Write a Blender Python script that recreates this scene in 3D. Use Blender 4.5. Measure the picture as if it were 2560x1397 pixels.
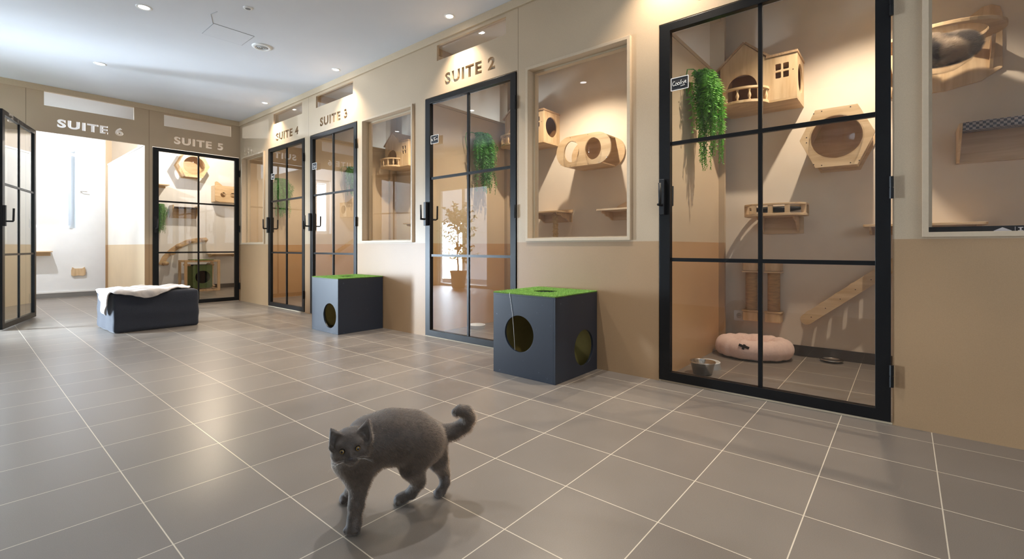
import bpy, bmesh, math, random
import numpy as np
from mathutils import Vector, Matrix
random.seed(7); np.random.seed(7)
S = bpy.context.scene; C = S.collection
for o in list(bpy.data.objects): bpy.data.objects.remove(o)
PI = math.pi

# ------------------------------------------------------------ camera
TH = math.radians(49.341); FPX = 1170.1
cd = bpy.data.cameras.new('camera'); cam = bpy.data.objects.new('camera', cd); C.objects.link(cam)
cd.sensor_width = 36; cd.lens = FPX/2560*36
cd.shift_x = (1280-1258.35)/2560; cd.shift_y = -(698.5-617.28)/2560
cd.clip_start = .05; cd.clip_end = 100
cam.location = (0, 0, .84); cam.rotation_euler = (PI/2, 0, -TH)
S.camera = cam
# ------------------------------------------------------------ world, exposure
w = bpy.data.worlds.new('world'); S.world = w; w.use_nodes = True
bg = w.node_tree.nodes['Background']; bg.inputs[0].default_value = (.78, .88, 1, 1); bg.inputs[1].default_value = 3.0
S.view_settings.view_transform = 'Standard'; S.view_settings.look = 'None'
S.view_settings.gamma = 1; S.view_settings.use_curve_mapping = False; S.view_settings.exposure = 0.58
# room numbers (metres): camera stands over the origin
XW = 2.874; YB = 7.90; ZC = 2.794; XB = 4.26; YS = 10.7; SEAM = .877; TILE = .3318
# ------------------------------------------------------------ daylight lamps (outside the glazed openings), plus an added rear fill
def area(name, loc, rot, sx, sy, power, col):
    l = bpy.data.lights.new(name, 'AREA'); l.shape = 'RECTANGLE'; l.size = sx; l.size_y = sy
    l.energy = power; l.color = col
    o = bpy.data.objects.new(name, l); C.objects.link(o); o.location = loc; o.rotation_euler = rot
    return o
COOL = (.80, .89, 1.0); WARM = (1.0, .84, .66)
area('daylight_entrance', (-1.6, 7.9, .75), (0, -PI/2+.2, -.85), 1.3, .6, 430, (.72, .85, 1.0)).data.spread = math.radians(125)
area('daylight_suite_window', (.40, YS+.62, 1.8), (-PI/2, 0, 0), 1.7, 1.25, 65, COOL)
area('rear_fill', (.3, -3.1, 1.6), (PI/2, 0, 0), 3.0, 1.7, 4, (1, .93, .84))  # unseen weak warm fill, added behind the camera to light the hall

# ------------------------------------------------------------ materials
def lin(c): return tuple(((v/255)/12.92 if v/255 <= .04045 else ((v/255+.055)/1.055)**2.4) for v in c)
def newmat(name):
    m = bpy.data.materials.new(name); m.use_nodes = True
    nt = m.node_tree; return m, nt, nt.nodes['Principled BSDF']
def N(nt, t, **k):
    n = nt.nodes.new(t)
    for a, b in k.items():
        if a.startswith('i_'): n.inputs[a[2:].replace('_', ' ')].default_value = b
        else: setattr(n, a, b)
    return n
def mat(name, col, rough=.5, metal=0, var=.0, scale=40, bump=0, spec=.5, stretch=(1, 1, 1), sheen=0):
    m, nt, p = newmat(name)
    c = lin(col); p.inputs['Base Color'].default_value = (*c, 1)
    p.inputs['Roughness'].default_value = rough; p.inputs['Metallic'].default_value = metal
    p.inputs['Specular IOR Level'].default_value = spec
    if sheen: p.inputs['Sheen Weight'].default_value = sheen
    if var or bump:
        tc = N(nt, 'ShaderNodeTexCoord'); mp = N(nt, 'ShaderNodeMapping'); mp.inputs['Scale'].default_value = stretch
        nz = N(nt, 'ShaderNodeTexNoise'); nz.inputs['Scale'].default_value = scale; nz.inputs['Detail'].default_value = 5
        nt.links.new(tc.outputs['Object'], mp.inputs[0]); nt.links.new(mp.outputs[0], nz.inputs['Vector'])
        if var:
            cr = N(nt, 'ShaderNodeValToRGB')
            cr.color_ramp.elements[0].position = .3; cr.color_ramp.elements[1].position = .7
            cr.color_ramp.elements[0].color = (*[v*(1-var) for v in c], 1)
            cr.color_ramp.elements[1].color = (*[min(1, v*(1+var)) for v in c], 1)
            nt.links.new(nz.outputs[0], cr.inputs[0]); nt.links.new(cr.outputs[0], p.inputs['Base Color'])
        if bump:
            b = N(nt, 'ShaderNodeBump'); b.inputs['Strength'].default_value = bump; b.inputs['Distance'].default_value = .004
            nt.links.new(nz.outputs[0], b.inputs['Height']); nt.links.new(b.outputs[0], p.inputs['Normal'])
    return m
def wood(name, ca, cb, stretch, rough=.45, scale=9):
    m, nt, p = newmat(name); p.inputs['Roughness'].default_value = rough
    tc = N(nt, 'ShaderNodeTexCoord'); mp = N(nt, 'ShaderNodeMapping'); mp.inputs['Scale'].default_value = stretch
    nz = N(nt, 'ShaderNodeTexNoise'); nz.inputs['Scale'].default_value = scale; nz.inputs['Detail'].default_value = 6
    nz.inputs['Distortion'].default_value = .6
    cr = N(nt, 'ShaderNodeValToRGB'); e = cr.color_ramp.elements
    e[0].position = .32; e[0].color = (*lin(cb), 1); e[1].position = .62; e[1].color = (*lin(ca), 1)
    nt.links.new(tc.outputs['Object'], mp.inputs[0]); nt.links.new(mp.outputs[0], nz.inputs['Vector'])
    nt.links.new(nz.outputs[0], cr.inputs[0]); nt.links.new(cr.outputs[0], p.inputs['Base Color'])
    return m
def panel_board(name, up, lo, seams=(), axis='Y', glossy=.42):
    """lacquered board above the seam, rawer board below it; thin upright joints at the given places"""
    m, nt, p = newmat(name); L = nt.links.new
    tc = N(nt, 'ShaderNodeTexCoord'); sp = N(nt, 'ShaderNodeSeparateXYZ'); L(tc.outputs['Object'], sp.inputs[0])
    nz = N(nt, 'ShaderNodeTexNoise'); nz.inputs['Scale'].default_value = 260; nz.inputs['Detail'].default_value = 3
    L(tc.outputs['Object'], nz.inputs['Vector'])
    n2 = N(nt, 'ShaderNodeTexNoise'); n2.inputs['Scale'].default_value = 2.2; L(tc.outputs['Object'], n2.inputs['Vector'])
    gt = N(nt, 'ShaderNodeMath', operation='GREATER_THAN'); gt.inputs[1].default_value = SEAM; L(sp.outputs['Z'], gt.inputs[0])
    mx = N(nt, 'ShaderNodeMix', data_type='RGBA'); L(gt.outputs[0], mx.inputs[0])
    mx.inputs[6].default_value = (*lin(lo), 1); mx.inputs[7].default_value = (*lin(up), 1)
    s = N(nt, 'ShaderNodeMath', operation='ADD'); L(nz.outputs[0], s.inputs[0]); L(n2.outputs[0], s.inputs[1])
    mr = N(nt, 'ShaderNodeMapRange'); L(s.outputs[0], mr.inputs[0])
    mr.inputs[1].default_value = .6; mr.inputs[2].default_value = 1.4; mr.inputs[3].default_value = .90; mr.inputs[4].default_value = 1.08
    sc = N(nt, 'ShaderNodeVectorMath', operation='SCALE'); L(mx.outputs[2], sc.inputs[0]); L(mr.outputs[0], sc.inputs[3])
    last = sc.outputs[0]
    zs = N(nt, 'ShaderNodeMath', operation='SUBTRACT'); L(sp.outputs['Z'], zs.inputs[0]); zs.inputs[1].default_value = SEAM
    srcs = []
    for q in seams:
        d = N(nt, 'ShaderNodeMath', operation='SUBTRACT'); L(sp.outputs[axis], d.inputs[0]); d.inputs[1].default_value = q; srcs.append(d)
    for d in srcs:
        a = N(nt, 'ShaderNodeMath', operation='ABSOLUTE'); L(d.outputs[0], a.inputs[0])
        l = N(nt, 'ShaderNodeMath', operation='LESS_THAN'); L(a.outputs[0], l.inputs[0]); l.inputs[1].default_value = .0018
        m2 = N(nt, 'ShaderNodeMix', data_type='RGBA'); L(l.outputs[0], m2.inputs[0]); L(last, m2.inputs[6])
        m2.inputs[7].default_value = (*[v*.35 for v in lin(lo)], 1); last = m2.outputs[2]
    L(last, p.inputs['Base Color'])
    p.inputs['Roughness'].default_value = glossy
    return m
def glass(name, tint=(1, 1, 1), ior=1.5, rough=0.0, boost=1.0):
    m, nt, p = newmat(name); nt.nodes.remove(p); L = nt.links.new
    out = nt.nodes['Material Output']; tr = N(nt, 'ShaderNodeBsdfTransparent'); tr.inputs[0].default_value = (*tint, 1)
    gl = N(nt, 'ShaderNodeBsdfGlossy'); gl.inputs['Roughness'].default_value = rough
    fr = N(nt, 'ShaderNodeFresnel'); fr.inputs[0].default_value = ior
    geo = N(nt, 'ShaderNodeNewGeometry'); ms = N(nt, 'ShaderNodeMixShader')
    # front face of a thin sheet only: the back face lets everything through
    inv = N(nt, 'ShaderNodeMath', operation='SUBTRACT'); inv.inputs[0].default_value = 1; L(geo.outputs['Backfacing'], inv.inputs[1])
    mu = N(nt, 'ShaderNodeMath', operation='MULTIPLY'); L(fr.outputs[0], mu.inputs[0]); L(inv.outputs[0], mu.inputs[1])
    mb = N(nt, 'ShaderNodeMath', operation='MULTIPLY'); L(mu.outputs[0], mb.inputs[0]); mb.inputs[1].default_value = boost; mb.use_clamp = True
    L(mb.outputs[0], ms.inputs[0]); L(tr.outputs[0], ms.inputs[1]); L(gl.outputs[0], ms.inputs[2]); L(ms.outputs[0], out.inputs[0])
    return m
def emit(name, col, s):
    m, nt, p = newmat(name); p.inputs['Base Color'].default_value = (*col, 1)
    p.inputs['Emission Color'].default_value = (*col, 1); p.inputs['Emission Strength'].default_value = s
    return m
def floor_mat():
    m, nt, p = newmat('grey_tiles'); L = nt.links.new; p.inputs['Specular IOR Level'].default_value = .75
    tc = N(nt, 'ShaderNodeTexCoord'); mp = N(nt, 'ShaderNodeMapping')
    mp.inputs['Location'].default_value = (-(1.05924-8*TILE), -(.9051-12*TILE), 0)
    L(tc.outputs['Object'], mp.inputs[0])
    br = N(nt, 'ShaderNodeTexBrick'); br.offset = 0; br.squash = 1
    br.inputs['Scale'].default_value = 1; br.inputs['Brick Width'].default_value = TILE; br.inputs['Row Height'].default_value = TILE
    br.inputs['Mortar Size'].default_value = .0018; br.inputs['Mortar Smooth'].default_value = .15; br.inputs['Bias'].default_value = -.2
    br.inputs['Color1'].default_value = (*lin((126, 117, 108)), 1); br.inputs['Color2'].default_value = (*lin((118, 109, 101)), 1)
    br.inputs['Mortar'].default_value = (*lin((212, 200, 180)), 1)
    L(mp.outputs[0], br.inputs['Vector'])
    nz = N(nt, 'ShaderNodeTexNoise'); nz.inputs['Scale'].default_value = 420; nz.inputs['Detail'].default_value = 2; L(tc.outputs['Object'], nz.inputs['Vector'])
    n2 = N(nt, 'ShaderNodeTexNoise'); n2.inputs['Scale'].default_value = 3.5; n2.inputs['Detail'].default_value = 6; L(tc.outputs['Object'], n2.inputs['Vector'])
    mr = N(nt, 'ShaderNodeMapRange'); L(nz.outputs[0], mr.inputs[0]); mr.inputs[1].default_value = .3; mr.inputs[2].default_value = .7
    mr.inputs[3].default_value = .88; mr.inputs[4].default_value = 1.1
    m2 = N(nt, 'ShaderNodeMapRange'); L(n2.outputs[0], m2.inputs[0]); m2.inputs[1].default_value = .1; m2.inputs[2].default_value = .9
    m2.inputs[3].default_value = .90; m2.inputs[4].default_value = 1.10
    mm = N(nt, 'ShaderNodeMath', operation='MULTIPLY'); L(mr.outputs[0], mm.inputs[0]); L(m2.outputs[0], mm.inputs[1])
    sc = N(nt, 'ShaderNodeVectorMath', operation='SCALE'); L(br.outputs[0], sc.inputs[0]); L(mm.outputs[0], sc.inputs[3])
    L(sc.outputs[0], p.inputs['Base Color'])
    r = N(nt, 'ShaderNodeMapRange'); L(n2.outputs[0], r.inputs[0]); r.inputs[1].default_value = .1; r.inputs[2].default_value = .9
    r.inputs[3].default_value = .29; r.inputs[4].default_value = .36; L(r.outputs[0], p.inputs['Roughness'])
    iv = N(nt, 'ShaderNodeMath', operation='SUBTRACT'); iv.inputs[0].default_value = 1; L(br.outputs['Fac'], iv.inputs[1])
    ad = N(nt, 'ShaderNodeMath', operation='MULTIPLY_ADD'); L(nz.outputs[0], ad.inputs[0]); ad.inputs[1].default_value = .12; L(iv.outputs[0], ad.inputs[2])
    b = N(nt, 'ShaderNodeBump'); b.inputs['Strength'].default_value = .2; b.inputs['Distance'].default_value = .001
    L(ad.outputs[0], b.inputs['Height']); L(b.outputs[0], p.inputs['Normal'])
    return m

UP = (184, 163, 136); LO = (166, 134, 99)
M = dict(
    floor=floor_mat(),
    board=panel_board('board_right', UP, LO, (5.70, 2.315), 'Y'),
    board_b=panel_board('board_back', UP, LO, (.52, 1.71), 'X'),
    partition=panel_board('board_partition', (204, 182, 152), (192, 150, 104), (), 'Y', .38),
    pale=panel_board('board_pale', (232, 228, 220), (214, 190, 154), (), 'Y', .5),
    trimw=mat('board_trim', (190, 170, 142), .5, var=.03, scale=60),
    casing=mat('casing_wood', (190, 170, 144), .45, var=.03, scale=60),
    plaster=mat('plaster_white', (222, 208, 190), .85, var=.03, scale=6),
    plaster_cool=mat('plaster_cool', (236, 238, 240), .85, var=.02, scale=6),
    ceil=mat('ceiling_paint', (210, 212, 216), .8, var=.015, scale=3),
    black=mat('black_metal', (12, 13, 15), .38, 0, spec=.32),
    blackm=mat('black_matte', (12, 12, 14), .45),
    steel=mat('steel', (205, 203, 200), .18, 1),
    chrome=mat('chrome', (220, 220, 222), .12, 1),
    white=mat('white_plastic', (232, 232, 230), .4),
    glass=glass('clear_glass', (.97, .98, .98), 1.5, 0, 1.9),
    acrylic=glass('acrylic', (.97, .97, .97), 1.45, .02, 1.3),
    pine=wood('pine', (216, 188, 150), (192, 160, 120), (1, 1, .12), .42, 22),
    pineh=wood('pine_lying', (216, 188, 150), (192, 160, 120), (.12, 1, 1), .42, 22),
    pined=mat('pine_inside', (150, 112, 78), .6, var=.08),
    grain=wood('end_grain', (190, 158, 122), (158, 126, 94), (3, 3, 1), .6, 60),
    sisal=mat('sisal', (176, 138, 88), .9, var=.25, scale=120, bump=.8, stretch=(.15, .15, 1)),
    rope=mat('rope', (198, 168, 122), .9, var=.2, scale=60, bump=.5),
    navy=None, lining=mat('raw_board', (132, 118, 66), .7, var=.05), fabric=mat('dark_fabric', (40, 43, 52), .95, var=.15, scale=220, bump=.35, sheen=.2),
    blanket=mat('fleece', (194, 184, 176), .95, var=.06, scale=160, bump=.6, sheen=.3),
    pink=mat('pink_plush', (236, 206, 194), .92, var=.05, scale=90, bump=.35, sheen=.3),
    leaf=mat('fern_leaf', (104, 176, 52), .55, var=.35, scale=25),
    leafd=mat('fern_leaf_dark', (66, 134, 50), .55, var=.35, scale=25),
    turf=mat('turf_blades', (146, 190, 92), .7, var=.3, scale=30),
    turfb=mat('turf_base', (86, 120, 40), .9, var=.3, scale=90),
    plinth=mat('skirting_tile', (66, 58, 54), .35, var=.08, scale=60),
    chalk=mat('chalk_board', (34, 34, 38), .6), chalkw=mat('chalk_white', (236, 234, 230), .8),
    green=mat('green_felt', (84, 104, 60), .9, var=.15, scale=120),
    lens=emit('lamp_lens', (1, .93, .80), 14), lensc=emit('lamp_lens_cool', (.97, .98, 1), 7),
    fur=mat('cat_skin', (64, 58, 56), .8), grille=mat('grille', (120, 122, 124), .5),
)
def navy_mat():
    m, nt, p = newmat('navy_paint'); L = nt.links.new
    tc = N(nt, 'ShaderNodeTexCoord')
    nz = N(nt, 'ShaderNodeTexNoise'); nz.inputs['Scale'].default_value = 26; nz.inputs['Detail'].default_value = 8; nz.inputs['Roughness'].default_value = .75
    L(tc.outputs['Object'], nz.inputs['Vector'])
    cr = N(nt, 'ShaderNodeValToRGB'); e = cr.color_ramp.elements
    e[0].position = .635; e[0].color = (*lin((38, 44, 54)), 1); e[1].position = .70; e[1].color = (*lin((104, 112, 122)), 1)
    L(nz.outputs[0], cr.inputs[0]); L(cr.outputs[0], p.inputs['Base Color'])
    p.inputs['Roughness'].default_value = .36
    return m
M['navy'] = navy_mat()

# ------------------------------------------------------------ mesh helpers
def loops_of(me):
    bm = bmesh.new(); bm.from_mesh(me); bmesh.ops.remove_doubles(bm, verts=bm.verts, dist=1e-6)
    nxt = {}
    for f in bm.faces:
        for l in f.loops:
            if len(l.edge.link_faces) == 1: nxt[l.vert.index] = l.link_loop_next.vert.index
    co = {v.index: (v.co.x, v.co.y) for v in bm.verts}; out = []
    while nxt:
        s = next(iter(nxt)); L = [s]; c = nxt.pop(s)
        while c != s and c in nxt: L.append(c); c = nxt.pop(c)
        out.append([co[i] for i in L])
    bm.free(); return out
def text_polys(body, h, wscale=1.0, bold=.0, spacing=1.0):
    cu = bpy.data.curves.new('t', 'FONT'); cu.body = body; cu.size = 1; cu.offset = bold; cu.space_character = spacing
    cu.align_x = 'LEFT'; cu.resolution_u = 4
    ob = bpy.data.objects.new('t', cu); C.objects.link(ob); bpy.context.view_layer.update()
    me = bpy.data.meshes.new_from_object(ob.evaluated_get(bpy.context.evaluated_depsgraph_get()))
    P = loops_of(me); bpy.data.objects.remove(ob); bpy.data.curves.remove(cu); bpy.data.meshes.remove(me)
    xs = [x for p in P for x, y in p]; ys = [y for p in P for x, y in p]
    k = h/(max(ys)-min(ys)); x0 = min(xs); y0 = min(ys)
    return [[((x-x0)*k*wscale, (y-y0)*k) for x, y in p] for p in P], (max(xs)-x0)*k*wscale
def circle(cx, cy, rx, ry=None, n=40, a0=0, a1=2*PI):
    ry = ry or rx; full = abs(a1-a0-2*PI) < 1e-6
    return [(cx+rx*math.cos(a0+(a1-a0)*i/(n if full else n-1)), cy+ry*math.sin(a0+(a1-a0)*i/(n if full else n-1))) for i in range(n)]
def rect(x0, y0, x1, y1): return [(x0, y0), (x1, y0), (x1, y1), (x0, y1)]
def rrect(x0, y0, x1, y1, r, n=6):
    o = []
    for cx, cy, a in ((x1-r, y1-r, 0), (x0+r, y1-r, PI/2), (x0+r, y0+r, PI), (x1-r, y0+r, 1.5*PI)):
        o += [(cx+r*math.cos(a+PI/2*i/n), cy+r*math.sin(a+PI/2*i/n)) for i in range(n+1)]
    return o
class MB:
    def __init__(s): s.v = []; s.f = []
    def add(s, vs, fs):
        b = len(s.v); s.v += [tuple(v) for v in vs]; s.f += [tuple(i+b for i in f) for f in fs]; return s
    def box(s, x0, x1, y0, y1, z0, z1, T=None):
        x0, x1 = sorted((x0, x1)); y0, y1 = sorted((y0, y1)); z0, z1 = sorted((z0, z1))
        vs = [Vector(p) for p in ((x0, y0, z0), (x1, y0, z0), (x1, y1, z0), (x0, y1, z0), (x0, y0, z1), (x1, y0, z1), (x1, y1, z1), (x0, y1, z1))]
        if T: vs = [T @ v for v in vs]
        return s.add(vs, [(0, 3, 2, 1), (4, 5, 6, 7), (0, 1, 5, 4), (1, 2, 6, 5), (2, 3, 7, 6), (3, 0, 4, 7)])
    def plate(s, polys, t0, t1, plane='XZ'):
        """flat board with holes: polys in the plane's two axes, t0..t1 along the third"""
        cu = bpy.data.curves.new('c', 'CURVE'); cu.dimensions = '2D'; cu.fill_mode = 'BOTH'; cu.extrude = abs(t1-t0)/2
        for p in polys:
            sp = cu.splines.new('POLY'); sp.points.add(len(p)-1); sp.use_cyclic_u = True
            for i, (x, y) in enumerate(p): sp.points[i].co = (x, y, 0, 1)
        ob = bpy.data.objects.new('c', cu); C.objects.link(ob); bpy.context.view_layer.update()
        me = bpy.data.meshes.new_from_object(ob.evaluated_get(bpy.context.evaluated_depsgraph_get()))
        mid = (t0+t1)/2
        mp = {'XZ': lambda c: (c.x, mid-c.z, c.y), 'YZ': lambda c: (mid+c.z, c.x, c.y), 'XY': lambda c: (c.x, c.y, mid+c.z)}[plane]
        s.add([mp(v.co) for v in me.vertices], [tuple(q.vertices) for q in me.polygons])
        bpy.data.objects.remove(ob); bpy.data.curves.remove(cu); bpy.data.meshes.remove(me); return s
    def tube(s, path, r, n=10, cap=True, closed=False):
        P = [Vector(p) for p in path]; m = len(P); rs = r if isinstance(r, (list, tuple)) else [r]*m
        prev = None; rings = []
        for i, p in enumerate(P):
            a = P[(i-1) % m] if (i > 0 or closed) else p; b = P[(i+1) % m] if (i < m-1 or closed) else p
            t = (b-a).normalized()
            if prev is None:
                u = t.orthogonal().normalized()
            else:
                u = (prev-t*prev.dot(t)); u = u.normalized() if u.length > 1e-6 else t.orthogonal().normalized()
            prev = u; v = t.cross(u)
            rings.append([p+(u*math.cos(2*PI*k/n)+v*math.sin(2*PI*k/n))*rs[i] for k in range(n)])
        fs = []; seg = m if closed else m-1
        for i in range(seg):
            j = (i+1) % m
            for k in range(n): fs.append((i*n+k, i*n+(k+1) % n, j*n+(k+1) % n, j*n+k))
        if cap and not closed: fs += [tuple(reversed(range(n))), tuple((m-1)*n+k for k in range(n))]
        return s.add([q for r_ in rings for q in r_], fs)
    def lathe(s, prof, c=(0, 0, 0), n=32, axis='Z', sx=1, sy=1):
        vs = []; fs = []; m = len(prof)
        for r, z in prof:
            for k in range(n):
                a = 2*PI*k/n; x = r*math.cos(a)*sx; y = r*math.sin(a)*sy
                vs.append({'Z': (c[0]+x, c[1]+y, c[2]+z), 'Y': (c[0]+x, c[1]+z, c[2]-y), 'X': (c[0]+z, c[1]+x, c[2]+y)}[axis])
        for i in range(m-1):
            for k in range(n): fs.append((i*n+k, i*n+(k+1) % n, (i+1)*n+(k+1) % n, (i+1)*n+k))
        return s.add(vs, fs)
    def build(s, name, m, parent=None, smooth=False, bevel=0, subsurf=0, mods=None):
        me = bpy.data.meshes.new(name); me.from_pydata(s.v, [], s.f); me.validate()
        bm = bmesh.new(); bm.from_mesh(me); bmesh.ops.remove_doubles(bm, verts=bm.verts, dist=1e-5)
        bmesh.ops.recalc_face_normals(bm, faces=bm.faces); bm.to_mesh(me); bm.free()
        for mm in (m if isinstance(m, list) else [m]): me.materials.append(mm)
        if smooth:
            for p in me.polygons: p.use_smooth = True
        o = bpy.data.objects.new(name, me); C.objects.link(o)
        if parent: o.parent = parent
        if bevel:
            b = o.modifiers.new('bevel', 'BEVEL'); b.width = bevel; b.segments = 2; b.limit_method = 'ANGLE'
        if subsurf:
            b = o.modifiers.new('sub', 'SUBSURF'); b.levels = subsurf; b.render_levels = subsurf
        return o
def empty(name, loc=(0, 0, 0), rz=0, label=None, cat=None, group=None, kind=None):
    o = bpy.data.objects.new(name, None); C.objects.link(o); o.location = loc; o.rotation_euler = (0, 0, rz); o.empty_display_size = .05
    return tag(o, label, cat, group, kind)
def tag(o, label=None, cat=None, group=None, kind=None):
    if label: o['label'] = label
    if cat: o['category'] = cat
    if group: o['group'] = group
    if kind: o['kind'] = kind
    return o
def struct(o): o['kind'] = 'structure'; return o
def copy_tree(o, parent=None):
    c = o.copy(); C.objects.link(c)
    if parent: c.parent = parent
    for ch in list(o.children): copy_tree(ch, c)
    return c
RIGHT = -PI/2      # things on the long wall: local x to the viewer's right, local y into the wall
def sdf_mesh(fn, lo, hi, h):
    """surface nets over a distance function of (x, y, z) arrays"""
    ax = [np.arange(lo[i], hi[i]+h, h) for i in range(3)]
    X, Y, Z = np.meshgrid(*ax, indexing='ij'); F = fn(X, Y, Z)
    sg = F < 0; n = F.shape; acc = np.zeros((n[0]-1, n[1]-1, n[2]-1, 3)); cnt = np.zeros(acc.shape[:3])
    cs = [(i, j, k) for i in (0, 1) for j in (0, 1) for k in (0, 1)]
    sl = lambda c: tuple(slice(c[d], n[d]-1+c[d]) for d in range(3))
    for a in cs:
        for b in cs:
            if sum(b)-sum(a) != 1 or any(b[d] < a[d] for d in range(3)): continue
            fa, fb = F[sl(a)], F[sl(b)]; m = (fa < 0) != (fb < 0)
            t = np.where(m, fa/np.where(m, fa-fb, 1), 0)
            for d in range(3): acc[..., d] += np.where(m, a[d]+t*(b[d]-a[d]), 0)
            cnt += m
    act = cnt > 0; idx = -np.ones(act.shape, int); idx[act] = np.arange(act.sum())
    g = np.stack(np.nonzero(act), 1); V = (acc[act]/cnt[act][:, None]+g)*h+np.array(lo)
    fs = []
    for d in range(3):
        e, f = (d+1) % 3, (d+2) % 3
        A = sg.take(range(n[d]-1), d); B = sg.take(range(1, n[d]), d); p = np.stack(np.nonzero(A != B), 1)
        p = p[(p[:, e] > 0) & (p[:, f] > 0) & (p[:, e] < n[e]-1) & (p[:, f] < n[f]-1)]
        if not len(p): continue
        def at(de, df):
            q = p.copy(); q[:, e] -= de; q[:, f] -= df; return idx[q[:, 0], q[:, 1], q[:, 2]]
        Q = np.stack([at(1, 1), at(0, 1), at(0, 0), at(1, 0)], 1); fl = A[p[:, 0], p[:, 1], p[:, 2]]
        Q[~fl] = Q[~fl][:, ::-1]; fs += Q.tolist()
    return V, fs
def mesh_obj(name, V, F, m, parent=None, smooth=True):
    me = bpy.data.meshes.new(name); me.from_pydata([tuple(v) for v in V], [], F); me.materials.append(m)
    for p in me.polygons: p.use_smooth = smooth
    o = bpy.data.objects.new(name, me); C.objects.link(o)
    if parent: o.parent = parent
    return o

# ------------------------------------------------------------ the setting
fl = MB().box(-3, 4.5, -2.8, 11.0, -.06, 0).build('floor', M['floor']); struct(fl)
ce = MB().plate([rect(-3, -2.8, 4.5, 11.0)], ZC, ZC+.08, 'XY').build('ceiling', M['ceil']); struct(ce)
DZ = 2.235
DOORS = [(1.177, .046), (3.438, 2.326), (5.658, 4.597), (6.872, 5.799)]
WINS = [(-.058, -1.05), (2.225, 1.361), (4.489, 3.609), (7.796, 6.98)]
TRANS = [(1.06, .22), (3.277, 2.44), (5.515, 4.685), (6.707, 5.876)]
def word(body, a, b, z, flip):
    """cut-out letters between a and b (along the wall), cap height centred on z"""
    P, wd = text_polys(body, .108, 1, .045, 1.2); k = abs(b-a)/wd
    return [[((a-x*k) if flip else (a+x*k), z-.054+y) for x, y in p] for p in P]
def wall_poly(y0, y1, openings):
    """outline with door notches"""
    p = [(y0, 0)]
    for a, b in sorted(openings): p += [(a, 0), (a, DZ), (b, DZ), (b, 0)]
    return p+[(y1, 0), (y1, ZC), (y0, ZC)]
polys = [wall_poly(-2.8, YB+.05, [tuple(sorted(d)) for d in DOORS])]
polys += [rect(b, .885, a, 2.222) for a, b in WINS]
polys += [rect(b, 2.553, a, 2.697) for a, b in TRANS]
for n, a, b in ((2, 3.168, 2.557), (3, 5.417, 4.80), (4, 6.631, 5.975), (1, .95, .33)): polys += word('SUITE %d' % n, a, b, 2.36, True)
wr = MB().plate(polys, XW, XW+.022, 'YZ').build('wall_right', M['board']); struct(wr)
polys = [wall_poly(-1.25, XW, [(.575, 1.663), (1.748, 2.861)]), rect(-.48, .885, .37, 2.222)]
polys += [rect(.674, 2.555, 1.545, 2.722), rect(1.882, 2.54, 2.746, 2.70)]
for n, a, b in ((6, .79, 1.43), (5, 2.001, 2.634)): polys += word('SUITE %d' % n, a, b, 2.365, False)
wb = MB().plate(polys, YB, YB+.022, 'XZ').build('wall_back', M['board_b']); struct(wb)
# cornice boards
struct(MB().box(XW-.02, XW, -2.8, YB, 2.724, ZC).build('trim_1', M['trimw'], bevel=.002))
struct(MB().box(-1.15, XW-.02, YB-.02, YB, 2.724, ZC).build('trim_2', M['trimw'], bevel=.002))
# rear part of the hall: side wall with tall windows, entrance beside suite 6, wall behind the camera
struct(MB().plate([[(-2.8, 0), (6.35, 0), (6.35, 2.12), (7.84, 2.12), (7.84, 0), (YB+.05, 0), (YB+.05, ZC), (-2.8, ZC)]], -1.25, -1.15, 'YZ').build('wall_left', M['plaster_cool']))
struct(MB().plate([rect(-2.7, 0, 4.5, ZC), rect(-1.4, .9, 1.9, 2.4)], -2.6, -2.5, 'XZ').build('wall_rear', M['plaster_cool']))
# glazed frames of those openings
def glazing(name, x0, x1, z0, z1, loc, rz, nx, nz):
    r = empty(name, loc, rz, kind='structure'); f = MB()
    f.box(x0, x0+.05, -.03, .03, z0, z1).box(x1-.05, x1, -.03, .03, z0, z1).box(x0+.05, x1-.05, -.03, .03, z0, z0+.05).box(x0+.05, x1-.05, -.03, .03, z1-.05, z1)
    for i in range(1, nx): x = x0+(x1-x0)*i/nx; f.box(x-.025, x+.025, -.025, .025, z0+.05, z1-.05)
    f.build('window_frame', M['white'], r)
    MB().box(x0+.05, x1-.05, -.003, .003, z0+.05, z1-.05).build('glass_pane', M['glass'], r)
glazing('door_9', 6.35, 7.84, .0, 2.12, (-1.2, 0, 0), PI/2, 2, 1)
glazing('window_10', -1.4, 1.9, .9, 2.4, (0, -2.55, 0), 0, 3, 1)
# suites along the long wall: back wall, partitions, skirting
struct(MB().box(XB, XB+.1, -2.8, 11.0, 0, ZC).build('wall_suites_back', M['plaster']))
def partition(name, y, x0=XW+.023, x1=4.10):
    p = MB().box(x0, x1, y, y+.025, 0, 2.235).build(name, M['partition'], bevel=.001); struct(p)
    MB().box(x0, x1, y-.006, y+.031, 2.236, 2.262).build('top_rail', M['trimw'], p)
    q = MB().box(4.10, 4.135, y-.045, y+.07, 0, ZC).box(4.136, XB, y+.03, y+.055, 0, ZC).box(4.02, 4.10, y-.02, y+.045, 2.70, ZC).box(x0, 4.02, y-.02, y+.045, 2.72, ZC)
    q.build('post', M['board'], p)
    return p
for i, y in enumerate((1.172, 3.505, 5.732)): partition('wall_partition_%d' % (i+1), y)
struct(MB().box(XW+.023, XB, YB-.001, YB+.022, 0, ZC).build('wall_partition_4', M['partition']))
struct(MB().box(XW+.023, XB, -1.35, -1.32, 0, ZC).build('wall_partition_5', M['partition']))
for i, (a, b) in enumerate(((-1.32, 1.17), (1.2, 3.5), (3.53, 5.73), (5.76, 7.9))):
    struct(MB().box(XB-.012, XB-.0005, a+.001, (b-.05) if i < 3 else b-.001, 0, .078).build('baseboard_%d' % (i+1), M['plinth']))
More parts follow.
